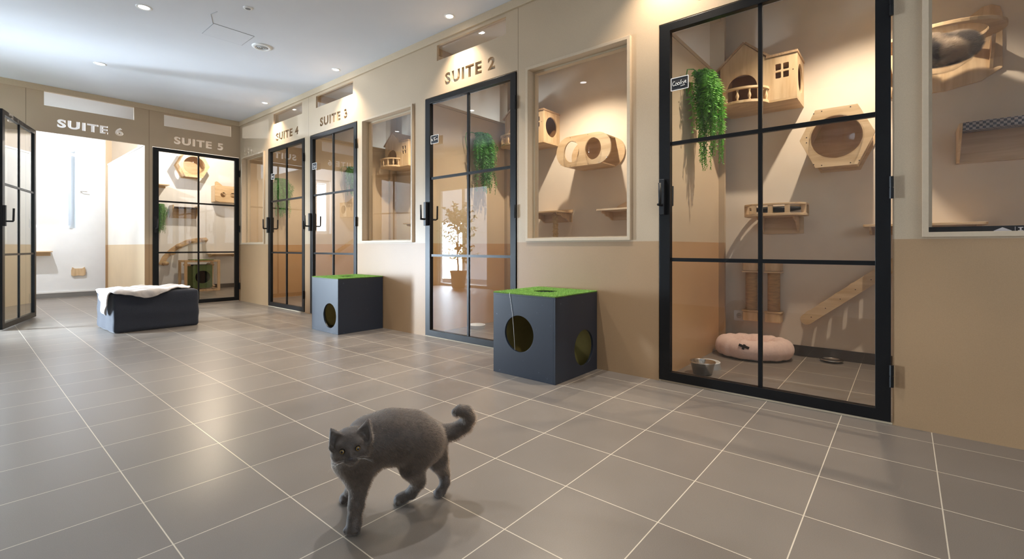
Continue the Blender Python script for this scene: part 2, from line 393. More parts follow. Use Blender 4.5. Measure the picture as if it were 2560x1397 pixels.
# suites 5 and 6 behind the back wall
struct(MB().plate([rect(-1.05, 0, XB, ZC), rect(-.2, 1.16, 1.30, 2.47)], YS, YS+.3, 'XZ').build('wall_suites_far', M['plaster_cool']))
struct(MB().box(-1.05, -1.0, YB+.1, YS, 0, ZC).build('wall_suite_6_left', M['plaster_cool']))
p6 = struct(MB().box(1.668, 1.693, YB+.023, 10.36, 0, 2.235).build('wall_partition_6', M['pale'], bevel=.001))
MB().box(1.662, 1.699, YB+.023, 10.36, 2.236, 2.262).build('top_rail', M['white'], p6)
MB().box(1.64, 1.72, 10.36, 10.40, 0, ZC).box(1.69, 1.72, 10.401, YS, 0, ZC).build('post', M['board'], p6)
struct(MB().box(-.999, 1.64, YS-.012, YS-.0005, 0, .075).build('baseboard_6', mat('skirting_grey', (128, 126, 124), .4)))
struct(MB().box(-.999, 1.64, YS-.016, YS-.0005, .076, .10).build('trim_6', M['white']))
struct(MB().box(1.73, XB-.001, YS-.012, YS-.0005, 0, .085).build('baseboard_5', M['plinth']))
# window of suite 6: frame, leaf edge, drawn blind
w6 = empty('window_6', (0, YS, 0), 0, kind='structure')
MB().plate([rect(-.2, 1.16, 1.30, 2.47), rect(-.13, 1.23, 1.225, 2.40)], .12, .18, 'XZ').build('window_frame', M['white'], w6)
MB().box(-.13, 1.225, .145, .150, 1.23, 2.40).build('glass_pane', M['glass'], w6)
def blind_mat():
    m, nt, p = newmat('blind'); L = nt.links.new
    tr = N(nt, 'ShaderNodeBsdfTranslucent'); tr.inputs[0].default_value = (*lin((222, 218, 210)), 1)
    df = N(nt, 'ShaderNodeBsdfDiffuse'); df.inputs[0].default_value = (*lin((226, 222, 216)), 1)
    ms = N(nt, 'ShaderNodeMixShader'); ms.inputs[0].default_value = .02
    L(df.outputs[0], ms.inputs[1]); L(tr.outputs[0], ms.inputs[2]); L(ms.outputs[0], nt.nodes['Material Output'].inputs[0]); return m
MB().box(.16, 1.17, .03, .034, 1.20, 2.41).build('blind', blind_mat(), w6)
MB().box(1.20, 1.235, -.05, .10, 1.20, 2.42).build('window_leaf', mat('leaf_frame', (196, 208, 222), .3), w6)

# ------------------------------------------------------------ doors
def handle(parent, x, y, side=1, z=1.15):
    MB().box(x-.016, x+.016, y-.028, y, z-.11, z+.11).build('handle_plate', M['blackm'], parent, bevel=.002)
    p = [(x, y-.02, z-.05), (x, y-.075, z-.05), (x-.012*side, y-.08, z-.045), (x-.012*side, y-.083, z+.08)]
    MB().tube(p, .0085, 8).build('handle', M['blackm'], parent, True)
def hinge(parent, x, y, z):
    MB().tube([(x, y, z-.052), (x, y, z-.002)], .009, 10).tube([(x, y, z+.002), (x, y, z+.052)], .009, 10).tube([(x, y, z-.002), (x, y, z+.002)], .0065, 10).build('hinge', M['black'], parent)
def door(name, loc, rz, W, hinge_right=True, zt=2.225, zb=.012, gap=True):
    r = empty(name, loc, rz, kind='structure')
    L_, R_ = (.072, .064) if hinge_right else (.064, .072)
    y0, y1 = -.008, .034; g = .006
    f = MB().plate([rect(g, zb, W-g, zt), rect(L_, zb+.055, W-R_, zt-.047)], y0, y1, 'XZ').build('door_frame', M['black'], r, bevel=.0015)
    a, b, c, d = L_, W-R_, zb+.055, zt-.047; xm = (a+b)/2
    MB().box(xm-.010, xm+.010, .004, .026, c, d).build('mullion', M['black'], r)
    for z in (1.48, .762): MB().box(a, b, .003, .027, z-.011, z+.011).build('glazing_bar', M['black'], r)
    MB().box(a, b, .012, .018, c, d).build('glass_pane', M['glass'], r)
    hx = .03 if hinge_right else W-.03
    handle(r, hx, y0, -1 if hinge_right else 1)
    MB().box(hx-.014, hx+.014, y1, y1+.02, 1.05, 1.26).tube([(hx, y1+.018, 1.1), (hx, y1+.07, 1.1), (hx+.012, y1+.075, 1.105), (hx+.012, y1+.078, 1.23)], .0085, 8).build('inner_handle', M['blackm'], r)
    for z in (.233, 1.12, 1.98): hinge(r, W-.004 if hinge_right else .004, -.018, z)
    return r
for i, (a, b) in enumerate(DOORS):
    door('door_%d' % (i+1), (XW, a, 0), RIGHT, a-b)
    # light brown threshold and stops behind each leaf
    q = struct(MB().box(XW+.0, XW+.022, b+.001, a-.001, .0005, .010).build('trim_threshold_%d' % (i+1), M['trimw']))
door('door_5', (1.748, YB, 0), 0, 1.113)
ang = math.atan2(-(7.885-6.92), .30)   # suite 6 door swung open into the hall
d6 = door('door_6', (.575, YB-.012, 0), math.atan2(-(7.888-6.92), -(.580-.279)), 1.085, hinge_right=False)
# door_6's hinge sits at its own origin
# ------------------------------------------------------------ windows of the long wall
def casing_window(name, a, b, strip=False):
    W = a-b; r = empty(name, (XW, a, 0), RIGHT, kind='structure'); z0, z1 = .885, 2.222
    MB().plate([rect(0, z0, W, z1), rect(.022, z0+.022, W-.022, z1-.022)], -.024, .10, 'XZ').build('casing', M['casing'], r, bevel=.0015)
    MB().plate([rect(.022, z0+.022, W-.022, z1-.022), rect(.036, z0+.03, W-.036, z1-.036)], .055, .10, 'XZ').build('inner_stop', M['trimw'], r)
    MB().box(.022, W-.022, .035, .041, z0+.022, z1-.022).build('glass_pane', M['glass'], r)
    return r
for i, (a, b) in enumerate(WINS): casing_window('window_%d' % (i+1), a, b)
cw = casing_window('window_8', .37, -.48); cw.location = (-.48, YB, 0); cw.rotation_euler = (0, 0, 0)
def transom(name, a, b, z0, z1, loc, rz):
    r = empty(name, loc, rz, kind='structure')
    MB().box(0, abs(a-b), .034, .039, z0, z1).build('glass_pane', M['glass'], r)
for i, (a, b) in enumerate(TRANS): transom('window_%d' % (11+i), a, b, 2.553, 2.697, (XW, a, 0), RIGHT)
transom('window_15', .674, 1.545, 2.555, 2.722, (.674, YB, 0), 0)
transom('window_16', 1.882, 2.746, 2.54, 2.70, (1.882, YB, 0), 0)
#@@OBJECTS
# ------------------------------------------------------------ ceiling fixtures
def downlight(x, y, z, warm, label, group, power, spot=104, blend=1.0, big=1.0):
    r = empty('ceiling_downlight', (x, y, z), 0, label, 'ceiling light', group)
    k = big
    MB().lathe([(.030*k, -.001), (.033*k, -.004), (.043*k, -.004), (.045*k, 0), (.0449*k, .002)], n=32).build('bezel', M['white'], r, True)
    MB().lathe([(0, -.0015), (.030*k, -.001)], n=24).build('lamp_lens', M['lens'] if warm else M['lensc'], r, True)
    l = bpy.data.lights.new('spot', 'SPOT'); l.energy = power; l.color = WARM if warm else (.93, .96, 1)
    l.spot_size = math.radians(spot); l.spot_blend = blend; l.shadow_soft_size = .022
    o = bpy.data.objects.new('spot', l); C.objects.link(o); o.parent = r; o.location = (0, 0, -.03)
    return r
for y, t in ((-.73, 'behind the camera'), (1.10, 'above the first glass door'), (2.93, 'above the SUITE 2 sign'), (4.76, 'above the SUITE 3 sign'), (6.59, 'above the SUITE 4 sign')):
    downlight(2.71, y, ZC, True, 'small round warm ceiling spotlight close to the board wall, '+t, 'warm spotlights along the long wall', 14 if y < 0 else 64)
downlight(1.75, 1.95, ZC, False, 'round cool white ceiling downlight out of frame between camera and wall', 'cool downlights over the hall', 72, 110, .6, 1.25)
for y, t in ((2.90, 'out of frame above the cat'), (4.71, 'nearest the top edge of the photo'), (6.52, 'nearer to the SUITE 6 sign')):
    downlight(.985, y, ZC, False, 'round cool white ceiling downlight over the hall, '+t, 'cool downlights over the hall', (42 if y < 4 else 20), 110, .6, 1.25)
for y, x, t in ((.18, 3.56, 'inside the first suite'), (2.36, 3.56, 'inside suite 2'), (4.55, 3.56, 'inside suite 3'), (6.75, 3.56, 'inside suite 4')):
    downlight(x, y, ZC, True, 'small warm ceiling spotlight '+t, 'warm spotlights inside the suites', 96, 122, .6)
downlight(3.0, 9.6, ZC, True, 'small warm ceiling spotlight inside suite 5', 'warm spotlights inside the suites', 58, 179, .02)
downlight(.5, 9.4, ZC, False, 'round cool ceiling downlight added out of view to brighten suite 6', None, 115, 179, .02)  # unseen lamp, added to make the inside of suite 6 bright
r = empty('ceiling_speaker', (1.931, 4.764, ZC), 0, 'round white ceiling vent with grey grille near the warm spotlights', 'ceiling vent')
MB().lathe([(.055, -.010), (.06, -.014), (.078, -.012), (.088, -.006), (.09, 0)], n=40).build('rim', M['white'], r, True)
g = MB().lathe([(0, -.012), (.055, -.010)], n=32)
g.build('grille', M['grille'], r, True)
for q in (.018, .033, .046): MB().tube([(q*math.cos(a), q*math.sin(a), -.013) for a in np.linspace(0, 2*PI, 24, False)], .0022, 6, closed=True).build('grille_ring', M['white'], r, True)
r = empty('smoke_detector', (1.543, 4.078, ZC), 0, 'tiny round ceiling sensor with dark centre at the top of the photo', 'sensor')
MB().lathe([(.02, -.008), (.026, -.009), (.036, -.004), (.037, 0)], n=32).build('rim', M['white'], r, True)
MB().lathe([(0, -.009), (.02, -.008)], n=24).build('sensor_face', M['grille'], r, True)
# access hatch: a flush panel in a shallow frame
r = empty('access_hatch', (1.62, 4.73, ZC), 0, 'faint rectangular access panel flush in the ceiling', 'hatch')
MB().box(-.165, .165, -.145, .145, -.003, -.0005).build('panel', M['ceil'], r)
g = MB().plate([rect(-.170, -.150, .170, .150), rect(-.1665, -.1465, .1665, .1465)], -.002, -.0004, 'XY'); g.build('joint', mat('joint_grey', (168, 170, 174), .8), r)
tag(MB().tube([(1.40, 4.33, ZC-.001), (1.38, 4.42, ZC-.0012), (1.46, 4.62, ZC-.001)], .0025, 5).build('ceiling_crack', mat('crack_grey', (178, 179, 182), .9)), 'thin grey crack line in the ceiling beside the access panel', 'crack')

# ------------------------------------------------------------ little chalkboard name signs
def strokes(L, w): 
    mb = MB()
    for p in L:
        pts = [(x, -.0035, z) for x, z in p]; mb.tube(pts, w, 6)
    return mb
def bez(*P, n=8):
    out = []
    for a, b, c, d in P:
        for i in range(n+1):
            t = i/n; out.append(((1-t)**3*a[0]+3*(1-t)**2*t*b[0]+3*(1-t)*t*t*c[0]+t**3*d[0], (1-t)**3*a[1]+3*(1-t)**2*t*b[1]+3*(1-t)*t*t*c[1]+t**3*d[1]))
    return out
def sign(y, z, lab, letters, w=.0017):
    r = empty('name_sign', (2.862, y, z), RIGHT, lab, 'name sign')
    MB().box(0, .108, -.002, .0, 0, .079).build('board', M['chalk'], r)
    MB().plate([rrect(0, 0, .108, .079, .004, 3), rrect(.004, .004, .104, .075, .003, 3)], -.0035, -.002, 'XZ').build('border', M['chalkw'], r)
    strokes(letters, w).build('handwriting', M['chalkw'], r, True)
cookie = [
    bez(((.024, .052), (.026, .058), (.012, .056), (.012, .040)), ((.012, .040), (.012, .028), (.022, .028), (.027, .034))),   # C
    circle(.034, .037, .006, .007, 14)+[(.040, .037)], circle(.048, .038, .006, .007, 14)+[(.054, .038)],   # o o
    bez(((.060, .031), (.060, .045), (.060, .055), (.066, .058))), [(.072, .046), (.062, .038), (.073, .031)],   # k
    [(.079, .044), (.078, .034), (.082, .032)], [(.080, .050), (.0802, .0505)],   # i
    bez(((.084, .038), (.092, .040), (.096, .050), (.089, .049)), ((.089, .049), (.083, .046), (.084, .034), (.096, .036))),   # e
    [(.060, .022), (.086, .024)],
]
sign(1.096, 1.797, 'small black chalkboard sign reading Cookie in handwriting, on the first glass door', cookie)
mt = [[(.012, .030), (.016, .046), (.022, .034), (.028, .030)], [(.020, .026), (.030, .034)],
      [(.042, .052), (.068, .056)], [(.050, .053), (.054, .028), (.066, .034)], bez(((.066, .034), (.072, .046), (.076, .030), (.082, .036)), ((.082, .036), (.088, .044), (.090, .034), (.096, .034))), [(.078, .068), (.080, .064)]]
sign(3.345, 1.793, 'small black chalkboard sign with a short handwritten name on the SUITE 2 door', mt, .002)
scr = [bez(((.02, .05), (.03, .03), (.04, .06), (.05, .04)), ((.05, .04), (.06, .02), (.07, .05), (.09, .045))), bez(((.02, .028), (.04, .035), (.06, .018), (.09, .026)))]
sign(5.577, 1.797, 'small chalkboard sign with faint handwriting on the SUITE 3 door', scr)
sign(6.751, 1.785, 'small chalkboard sign with faint grey scribble on the SUITE 4 door', scr)
# dark strip with pale symbols at the foot of the nearest window
r = empty('window_sticker', (XW+.034, -.081, .907), RIGHT, 'black sticker strip with pale roof and heart at the bottom of the right-hand window', 'sticker')
MB().box(0, .90, -.0010, 0, 0, .024).build('strip', M['blackm'], r)
pale = mat('print_grey', (176, 170, 168), .7); PX = .0011
MB().plate([[(.208, .0005), (.2075, .003), (.234, .0175), (.261, .003), (.2605, .0005)]], -.0016, -.0010, 'XZ').build('roof_shape', pale, r)
MB().box(.270, .2715, -.0016, -.001, .002, .019).build('divider', pale, r)
MB().plate([[(.279, .001), (.279, .004), (.284, .0045), (.284, .0135), (.279, .014), (.279, .017), (.294, .017), (.294, .014), (.289, .0135), (.289, .0045), (.294, .004), (.294, .001)]], -.0016, -.001, 'XZ').build('letter', pale, r)
hp = [(.311+.0135*math.sin(t)**3*1.0, .0105+.0085*(13*math.cos(t)-5*math.cos(2*t)-2*math.cos(3*t)-math.cos(4*t))/17) for t in np.linspace(0, 2*PI, 30, False)]
MB().plate([hp], -.0016, -.001, 'XZ').build('heart', pale, r)

# ------------------------------------------------------------ play cubes
def play_cube(loc, label, holes, string):
    """0.5 m board cube; root at the corner nearest the camera's left, x along +X, y along +Y"""
    r = empty('play_cube', loc, 0, label, 'play cube', 'dark play cubes with turf tops')
    s, t, h = .505, .015, .522; c = s/2
    MB().plate([rect(0, 0, s, h)]+([circle(*holes['front'])] if 'front' in holes else []), 0, t, 'XZ').build('front_panel', M['navy'], r, bevel=.001)
    MB().plate([rect(t, 0, s-.0, h), circle(*holes['left'])], 0, t, 'YZ').build('side_panel', M['navy'], r, bevel=.001)
    MB().box(s-t, s, t, s, 0, h).build('side_panel', M['navy'], r)
    MB().box(t, s-t, s-t, s, 0, h).build('back_panel', M['navy'], r)
    MB().box(t, s-t, t, s-t, 0, .008).build('base_panel', M['lining'], r)
    MB().box(s-t-.003, s-t, t, s-t-.003, .008, h-.001).box(t, s-t-.003, s-t-.003, s-t, .008, h-.001).build('lining', M['lining'], r)
    MB().plate([rect(0, 0, s, s), circle(c, c, .085)], h, h+.010, 'XY').build('top_panel', M['navy'], r)
    tf = MB().plate([rrect(-.002, -.002, s+.002, s+.002, .004, 2), circle(c, c, .083)], h+.010, h+.016, 'XY').build('turf', M['turfb'], r)
    g = MB(); rnd = random.Random(3)
    for _ in range(13000):
        x, y = rnd.uniform(-.003, s+.003), rnd.uniform(-.003, s+.003)
        if math.hypot(x-c, y-c) < .084: continue
        a = rnd.uniform(0, 2*PI); dx, dy = .0011*math.cos(a), .0011*math.sin(a); l = rnd.uniform(.004, .009); ox, oy = rnd.uniform(-.004, .004), rnd.uniform(-.004, .004)
        g.add([(x-dx, y-dy, h+.015), (x+dx, y+dy, h+.015), (x+ox, y+oy, h+.015+l)], [(0, 1, 2)])
    me = bpy.data.meshes.new('turf_blades'); me.from_pydata(g.v, [], g.f); me.materials.append(M['turf'])
    o = bpy.data.objects.new('turf_blades', me); C.objects.link(o); o.parent = tf; o['kind'] = 'stuff'
    if string:
        MB().tube([(-.003, .36, h+.018), (-.004, .357, h-.005), (-.004, .335, .40), (-.0035, .325, .30), (-.003, .315, .17)], .0011, 6).build('string', M['chalkw'], r, True)
    return r
play_cube((2.362, 1.612, 0), 'dark navy wooden play cube with round holes and green turf top, nearer the camera', {'front': (.335, .175, .118), 'left': (.285, .278, .118)}, True)
play_cube((2.362, 4.11, 0), 'scuffed dark play cube with turf top standing under the SUITE 3 door', {'left': (.155, .170, .12)}, False)

# ------------------------------------------------------------ ottoman and blanket
x0, x1, y0, y1, zt = .958, 1.688, 5.79, 6.44, .392
def ott(X, Y, Z):
    hx, hy, hz = (x1-x0)/2, (y1-y0)/2, zt/2; cx, cy = (x0+x1)/2, (y0+y1)/2
    wob = .0022*np.sin(Z*40+X*3)+.002*np.sin(Y*23)+.002*np.sin(X*17+Z*9)
    qx = np.abs(X-cx+.04*(Y-cy))-hx+.03; qy = np.abs(Y-cy)-hy+.03; qz = np.abs(Z-hz)-hz+.03
    return np.sqrt(np.maximum(qx, 0)**2+np.maximum(qy, 0)**2+np.maximum(qz, 0)**2)+np.minimum(np.maximum(qx, np.maximum(qy, qz)), 0)-.03+wob
V, F = sdf_mesh(ott, (x0-.05, y0-.05, -.02), (x1+.05, y1+.05, zt+.03), .012)
V[:, 2] = np.maximum(V[:, 2], 0)
tag(mesh_obj('floor_pouf', V, F, M['fabric']), 'rectangular dark fabric pouf on the floor in front of suites 5 and 6', 'pouf')
# blanket: a sheet laid on top, falling over the front and the left side
def blanket():
    nu, nv = 110, 70; vs = []
    for i in range(nu+1):
        u = -.235+(.68+.235)*i/nu
        if u < -.022:
            wd = .155*math.sqrt(max(0, math.log(.2352/(-u)))); v0, v1 = max(.028-.1*u*0, .135-wd*.85), .135+wd*1.15
        else:
            v0 = -(.016+.052*max(0, math.sin((u-.05)*7.2))*(u < .486)+.006*math.sin(u*31)-max(0, u-.35)*.24) if u > .012 else .022
            v1 = .575-.02*math.sin(u*12)
        if u > .60: k = (u-.60)/.08; v0 += .05*k*k; v1 -= .06*k*k
        for j in range(nv+1):
            v = v0+(v1-v0)*j/nv
            fold = .006*math.sin(u*26+v*9)+.005*math.sin(v*33-u*14)+.0025*math.sin(u*70+v*44)
            x, y, z = u, v, zt+.012+fold
            if u < .02:
                d = .02-u; a = min(d/.03, PI/2); x = .02-.03*math.sin(a)-.010-.012*(1+math.sin(v*44+u*8))*min(1, d*8); z = zt+.012-.03*(1-math.cos(a))-max(0, d-.03*PI/2)+fold*.3
            if v < .015:
                d = .015-v; a = min(d/.025, PI/2); y = .015-.025*math.sin(a)-.008-abs(fold)*1.5; z = min(z, zt+.012-.025*(1-math.cos(a))-max(0, d-.025*PI/2))
            yy = y0+y; vs.append((x0+x-.04*(yy-(y0+y1)/2), yy, z))
    fs = [(i*(nv+1)+j, (i+1)*(nv+1)+j, (i+1)*(nv+1)+j+1, i*(nv+1)+j+1) for i in range(nu) for j in range(nv)]
    o = mesh_obj('blanket', vs, fs, M['blanket'])
    q = o.modifiers.new('smooth', 'SMOOTH'); q.iterations = 4
    q = o.modifiers.new('solid', 'SOLIDIFY'); q.thickness = .010; q.offset = 1
    return o
tag(blanket(), 'pale beige fleece blanket spread over the dark pouf and hanging off its corner', 'blanket')

# ------------------------------------------------------------ wall furniture for cats
def cat_house(loc, rz, label):
    r = empty('cat_house', loc, rz, label, 'cat house', 'wooden cat houses on the suite walls')
    t = .015; D = -.30
    arch = [(.045, .028), (.045, .13)]+circle(.155, .13, .11, .11, 16, PI, 0)+[(.265, .13), (.265, .028)]
    wins = [rrect(.385+i*.050, .155+j*.060, .385+i*.050+.038, .155+j*.060+.047, .006, 3) for i in (0, 1) for j in (0, 1)]
    front = [(0, 0), (.525, 0), (.525, .32), (.335, .32), (.175, .475), (0, .32)]
    MB().plate([front, arch]+wins, D, D+t, 'XZ').build('front_wall', M['pine'], r, bevel=.001)
    MB().plate([rect(D+t, 0, 0, .32), circle(-.155, .165, .105, .105)], .51, .525, 'YZ').build('side_wall', M['pine'], r, bevel=.001)
    MB().box(0, .015, D+t, 0, 0, .32).build('side_wall', M['pine'], r)
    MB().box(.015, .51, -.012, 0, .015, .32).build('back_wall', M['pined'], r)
    MB().box(.0, .525, D, 0, -.015, 0).build('house_floor', M['pineh'], r, bevel=.001)
    rf = MB(); a = math.atan2(.155, .175); L = math.hypot(.175, .155)+.03
    T = Matrix.Translation((.175, 0, .475)) @ Matrix.Rotation(a, 4, 'Y'); rf.box(-.0, L-.035, D-.008, 0, .001, .016, T)
    T = Matrix.Translation((.175, 0, .475)) @ Matrix.Rotation(PI-a, 4, 'Y'); rf.box(-.005, L, D-.008, 0, -.016, -.001, T)
    rf.box(.325, .53, D-.008, 0, .321, .338)
    rf.build('roof', M['grain'], r)
    bf = [(-.02, 0)]+[(x, z) for x, z in circle(.160, 0, .185, .15, 22, PI, 2*PI)]+[(.345, 0)]
    MB().plate([[(x, D+.0+y) for x, y in bf]], -.016, .004, 'XY').build('balcony_floor', M['pine'], r, bevel=.002)
    arc = [(.160+.175*math.cos(q), D-.1*abs(math.sin(q))-.004, 0) for q in np.linspace(PI, 2*PI, 26)]
    bl = MB()
    outer = [(.160+.187*math.cos(q), D-.152*abs(math.sin(q))) for q in np.linspace(PI, 2*PI, 26)]; inner = [(.160+.160*math.cos(q), D-.128*abs(math.sin(q))) for q in np.linspace(2*PI, PI, 26)]
    MB().plate([outer+inner], .088, .104, 'XY').build('rail', M['pineh'], r, bevel=.002)
    for q in np.linspace(PI+.12, 2*PI-.12, 7):
        MB().lathe([(.006, 0), (.009, .006), (.0065, .012), (.012, .028), (.0125, .036), (.007, .056), (.006, .066), (.009, .074), (.009, .084)], (.160+.170*math.cos(q), D-.138*abs(math.sin(q)), .004), 12).build('baluster', M['pine'], r, True)
    for x, z in ((.012, .12), (.500, .20)): MB().lathe([(0, -.001), (.004, 0)], (x, D-.001, z), 10, 'Y').build('screw', M['blackm'], r)
    return r
h = cat_house((XB, 1.12, 1.935), RIGHT, 'wooden cat house with balcony and window holes behind the first glass door')
for y, z, t in ((3.375, 1.945, 'wooden cat house half hidden at the left edge of the window beside SUITE 2'), (5.62, 1.96, 'wooden cat house with balcony seen through the window beside SUITE 3'), (7.80, 1.95, 'wooden cat house dim behind the small window left of SUITE 4')):
    c = copy_tree(h); c.location = (XB, y, z); c['label'] = t
def dome(mb, cx, cz, r, y, depth, n=32):
    prof = [(r*math.cos(a), -depth*math.sin(a)) for a in np.linspace(0, PI/2, 10)]
    return mb.lathe(prof, (cx, y, cz), n, 'Y')
def hexagon(w, h, f=.55): return [(-w/2, 0), (-w*f/2, -h/2), (w*f/2, -h/2), (w/2, 0), (w*f/2, h/2), (-w*f/2, h/2)]
def hex_capsule(loc, rz, label, s=1.0):
    r = empty('cat_capsule', loc, rz, label, 'cat capsule', 'hexagonal cat capsules')
    w, h, D, t = .43*s, .41*s, -.30, .014; H = hexagon(w, h, .56)
    MB().plate([H, circle(0, 0, .148*s, n=48)], D, D+t, 'XZ').build('front_panel', M['pineh'], r, bevel=.001)
    MB().plate([H], -t, 0, 'XZ').build('back_panel', M['pineh'], r, bevel=.001)
    for i in range(6):
        a, b = Vector(H[i]), Vector(H[(i+1) % 6]); e = (b-a); L = e.length; u = e/L; nrm = Vector((u.y, -u.x))
        o = a-nrm*.02
        T = Matrix(((u.x, 0, -nrm.x, o.x), (0, 1, 0, 0), (u.y, 0, -nrm.y, o.y), (0, 0, 0, 1)))
        mb = MB()
        if i == 2 or i == 0:
            mb.plate([rect(.012, D+t, L-.012, -t), circle(L/2, D/2, .062*s, .09)], 0, .012, 'XY'); mb.v = [tuple(T @ Vector(v)) for v in mb.v]
        else: mb.box(.012, L-.012, D+t, -t, 0, .012, T)
        mb.build('side_panel', M['pine'], r)
    dome(MB(), 0, 0, .150*s, D-.001, .07*s).build('bubble_window', M['acrylic'], r, True)
    ring = [(0+.152*s*math.cos(q), D-.003, .152*s*math.sin(q)) for q in np.linspace(0, 2*PI, 48, False)]
    MB().tube(ring, .004, 8, closed=True).build('bubble_rim', M['acrylic'], r, True)
    for x, z in [(-.40, .045), (-.40, -.045), (-.30, -.44), (-.19, -.465), (.19, -.465), (.30, -.44), (-.30, .44), (-.19, .465), (.19, .465)]:
        MB().lathe([(0, -.001), (.0038, 0)], (x*w, D-.001, z*h), 10, 'Y').build('screw', M['blackm'], r)
    return r
hx = hex_capsule((XB, .365, 1.605), RIGHT, 'hexagonal wooden cat capsule with clear bubble window behind the first glass door')
c = copy_tree(hx); c.location = (2.965, YS, 2.415); c.rotation_euler = (0, 0, 0); c.scale = (1.22, 1, 1.13); c['label'] = 'hexagonal wooden cat capsule high on the far wall of suite 5'
# double bubble tunnel in suite 2
r = empty('cat_tunnel', (XB, 2.385, 1.785), RIGHT, 'oval wooden cat tunnel with two clear bubble windows in the window right of SUITE 2', 'cat tunnel')
st = lambda a, b: rrect(-a, -b, a, b, b*.98, 10)
MB().plate([st(.305, .152), circle(-.125, .0, .085, .105), circle(.115, .0, .085, .105)], -.30, -.286, 'XZ').build('front_panel', M['pineh'], r, bevel=.001)
MB().plate([st(.305, .152)], -.014, 0, 'XZ').build('back_panel', M['pineh'], r, bevel=.001)
MB().box(-.20, .20, -.286, -.014, -.145, -.133).build('base_panel', M['pineh'], r); MB().box(-.20, .20, -.286, -.014, .133, .145).build('top_panel', M['pineh'], r)
for x in (-.125, .115):
    mb = MB().lathe([(.086*math.cos(a), -.055*math.sin(a)) for a in np.linspace(0, PI/2, 10)], (x, -.302, 0), 32, 'Y', 1, 1.24); mb.build('bubble_window', M['acrylic'], r, True)
for x, z in ((-.14, .14), (.06, .142), (-.14, -.142), (-.25, -.12), (.06, -.142), (.18, -.14), (.26, -.10)): MB().lathe([(0, -.001), (.0035, 0)], (x, -.302, z), 10, 'Y').build('screw', M['steel'], r)
def wall_shelf(loc, rz, W, D, label, plateh=.09, curved=True, thick=.016, brackets=True, cat='shelf', group=None):
    r = empty('cat_shelf', loc, rz, label, cat, group)
    MB().plate([rrect(0, -D, W, -.001, .02, 4)], -thick/2, thick/2, 'XY').build('shelf_board', M['pineh'], r, bevel=.002)
    MB().box(.03, W-.01, -.014, 0, -plateh, -thick/2).build('wall_plate', M['pineh'], r, bevel=.001)
    if brackets:
        for x in (.03, W-.05):
            p = [(-.015, -thick/2), (-D*.85, -thick/2), (-D*.8, -.03), (-D*.6, -.035), (-D*.5, -.055), (-D*.3, -.06), (-.015, -plateh)]
            MB().plate([p], x, x+.014, 'YZ').build('bracket', M['pine'], r, bevel=.001)
    return r
# suite 2 shelves
r = wall_shelf((XB, 3.08, 1.205), RIGHT, .40, .30, 'small wooden shelf on a rope post inside the window right of SUITE 2', .10)
MB().tube([(.31, -.2, -.90), (.31, -.2, -.012)], .026, 14).build('post', M['rope'], r, True)
for k in range(14):
    z0_ = -.03-k*.062; a0 = k*1.9
    MB().tube([(.31+.027*math.cos(a), -.2+.027*math.sin(a), z0_-.05*(a-a0)/(2*PI)) for a in np.linspace(a0, a0+2*PI, 14)], .0055, 6).build('rope_turn', M['rope'], r, True)
MB().box(.10, .40, -.012, -.0, .008, .035).build('upper_plate', M['pineh'], r)
r = wall_shelf((XB, 2.255, 1.195), RIGHT, .42, .28, 'wooden cat-ear shelf at the right edge of the window beside SUITE 2', .09)
MB().plate([[(.06, .0), (.10, .05), (.16, .075), (.22, .10), (.36, .10), (.38, 0)]], -.016, -.001, 'XZ').build('ear_plate', M['pineh'], r)
# suite 1: basket shelf
r = empty('cat_basket', (XB, .965, 1.085), RIGHT, 'oval wooden basket shelf with slatted rim and dark cushion in the first suite', 'cat basket')
ov = [(x, y) for x, y in rrect(0, -.32, .42, -.01, .12, 8)]; ovi = rrect(.025, -.295, .395, -.03, .10, 8)
MB().plate([ov], -.012, .006, 'XY').build('tray', M['pineh'], r, bevel=.002)
MB().plate([ov, ovi], .068, .082, 'XY').build('rim', M['pineh'], r, bevel=.002)
for x, y in ((.02, -.10), (.02, -.22), (.09, -.309), (.20, -.309), (.31, -.309), (.40, -.22), (.40, -.10)): MB().box(x-.016, x+.016, y-.008, y+.008, .006, .068).build('slat', M['pine'], r)
MB().box(.06, .37, -.016, 0, -.14, -.012).build('wall_plate', M['pineh'], r)
for x in (.09, .33): MB().plate([[(-.02, -.012), (-.24, -.012), (-.20, -.035), (-.12, -.05), (-.02, -.13)]], x, x+.014, 'YZ').build('bracket', M['pine'], r)
def cush(X, Y, Z):
    return np.sqrt(((X-.21)/.20)**2+((Y+.165)/.138)**2+((Z-.034)/.024)**2+.02*np.sin(X*60)*np.sin(Y*50)+.08*np.sin(X*38+1)*np.sin(Z*60))-.93
V, F = sdf_mesh(cush, (-.03, -.34, .0), (.45, .02, .1), .007)
o = tag(mesh_obj('basket_cushion', V, F, M['blackm']), 'crumpled black cushion lying in the oval basket shelf', 'cushion'); o.location = (XB, .965, 1.096); o.rotation_euler = (0, 0, RIGHT)
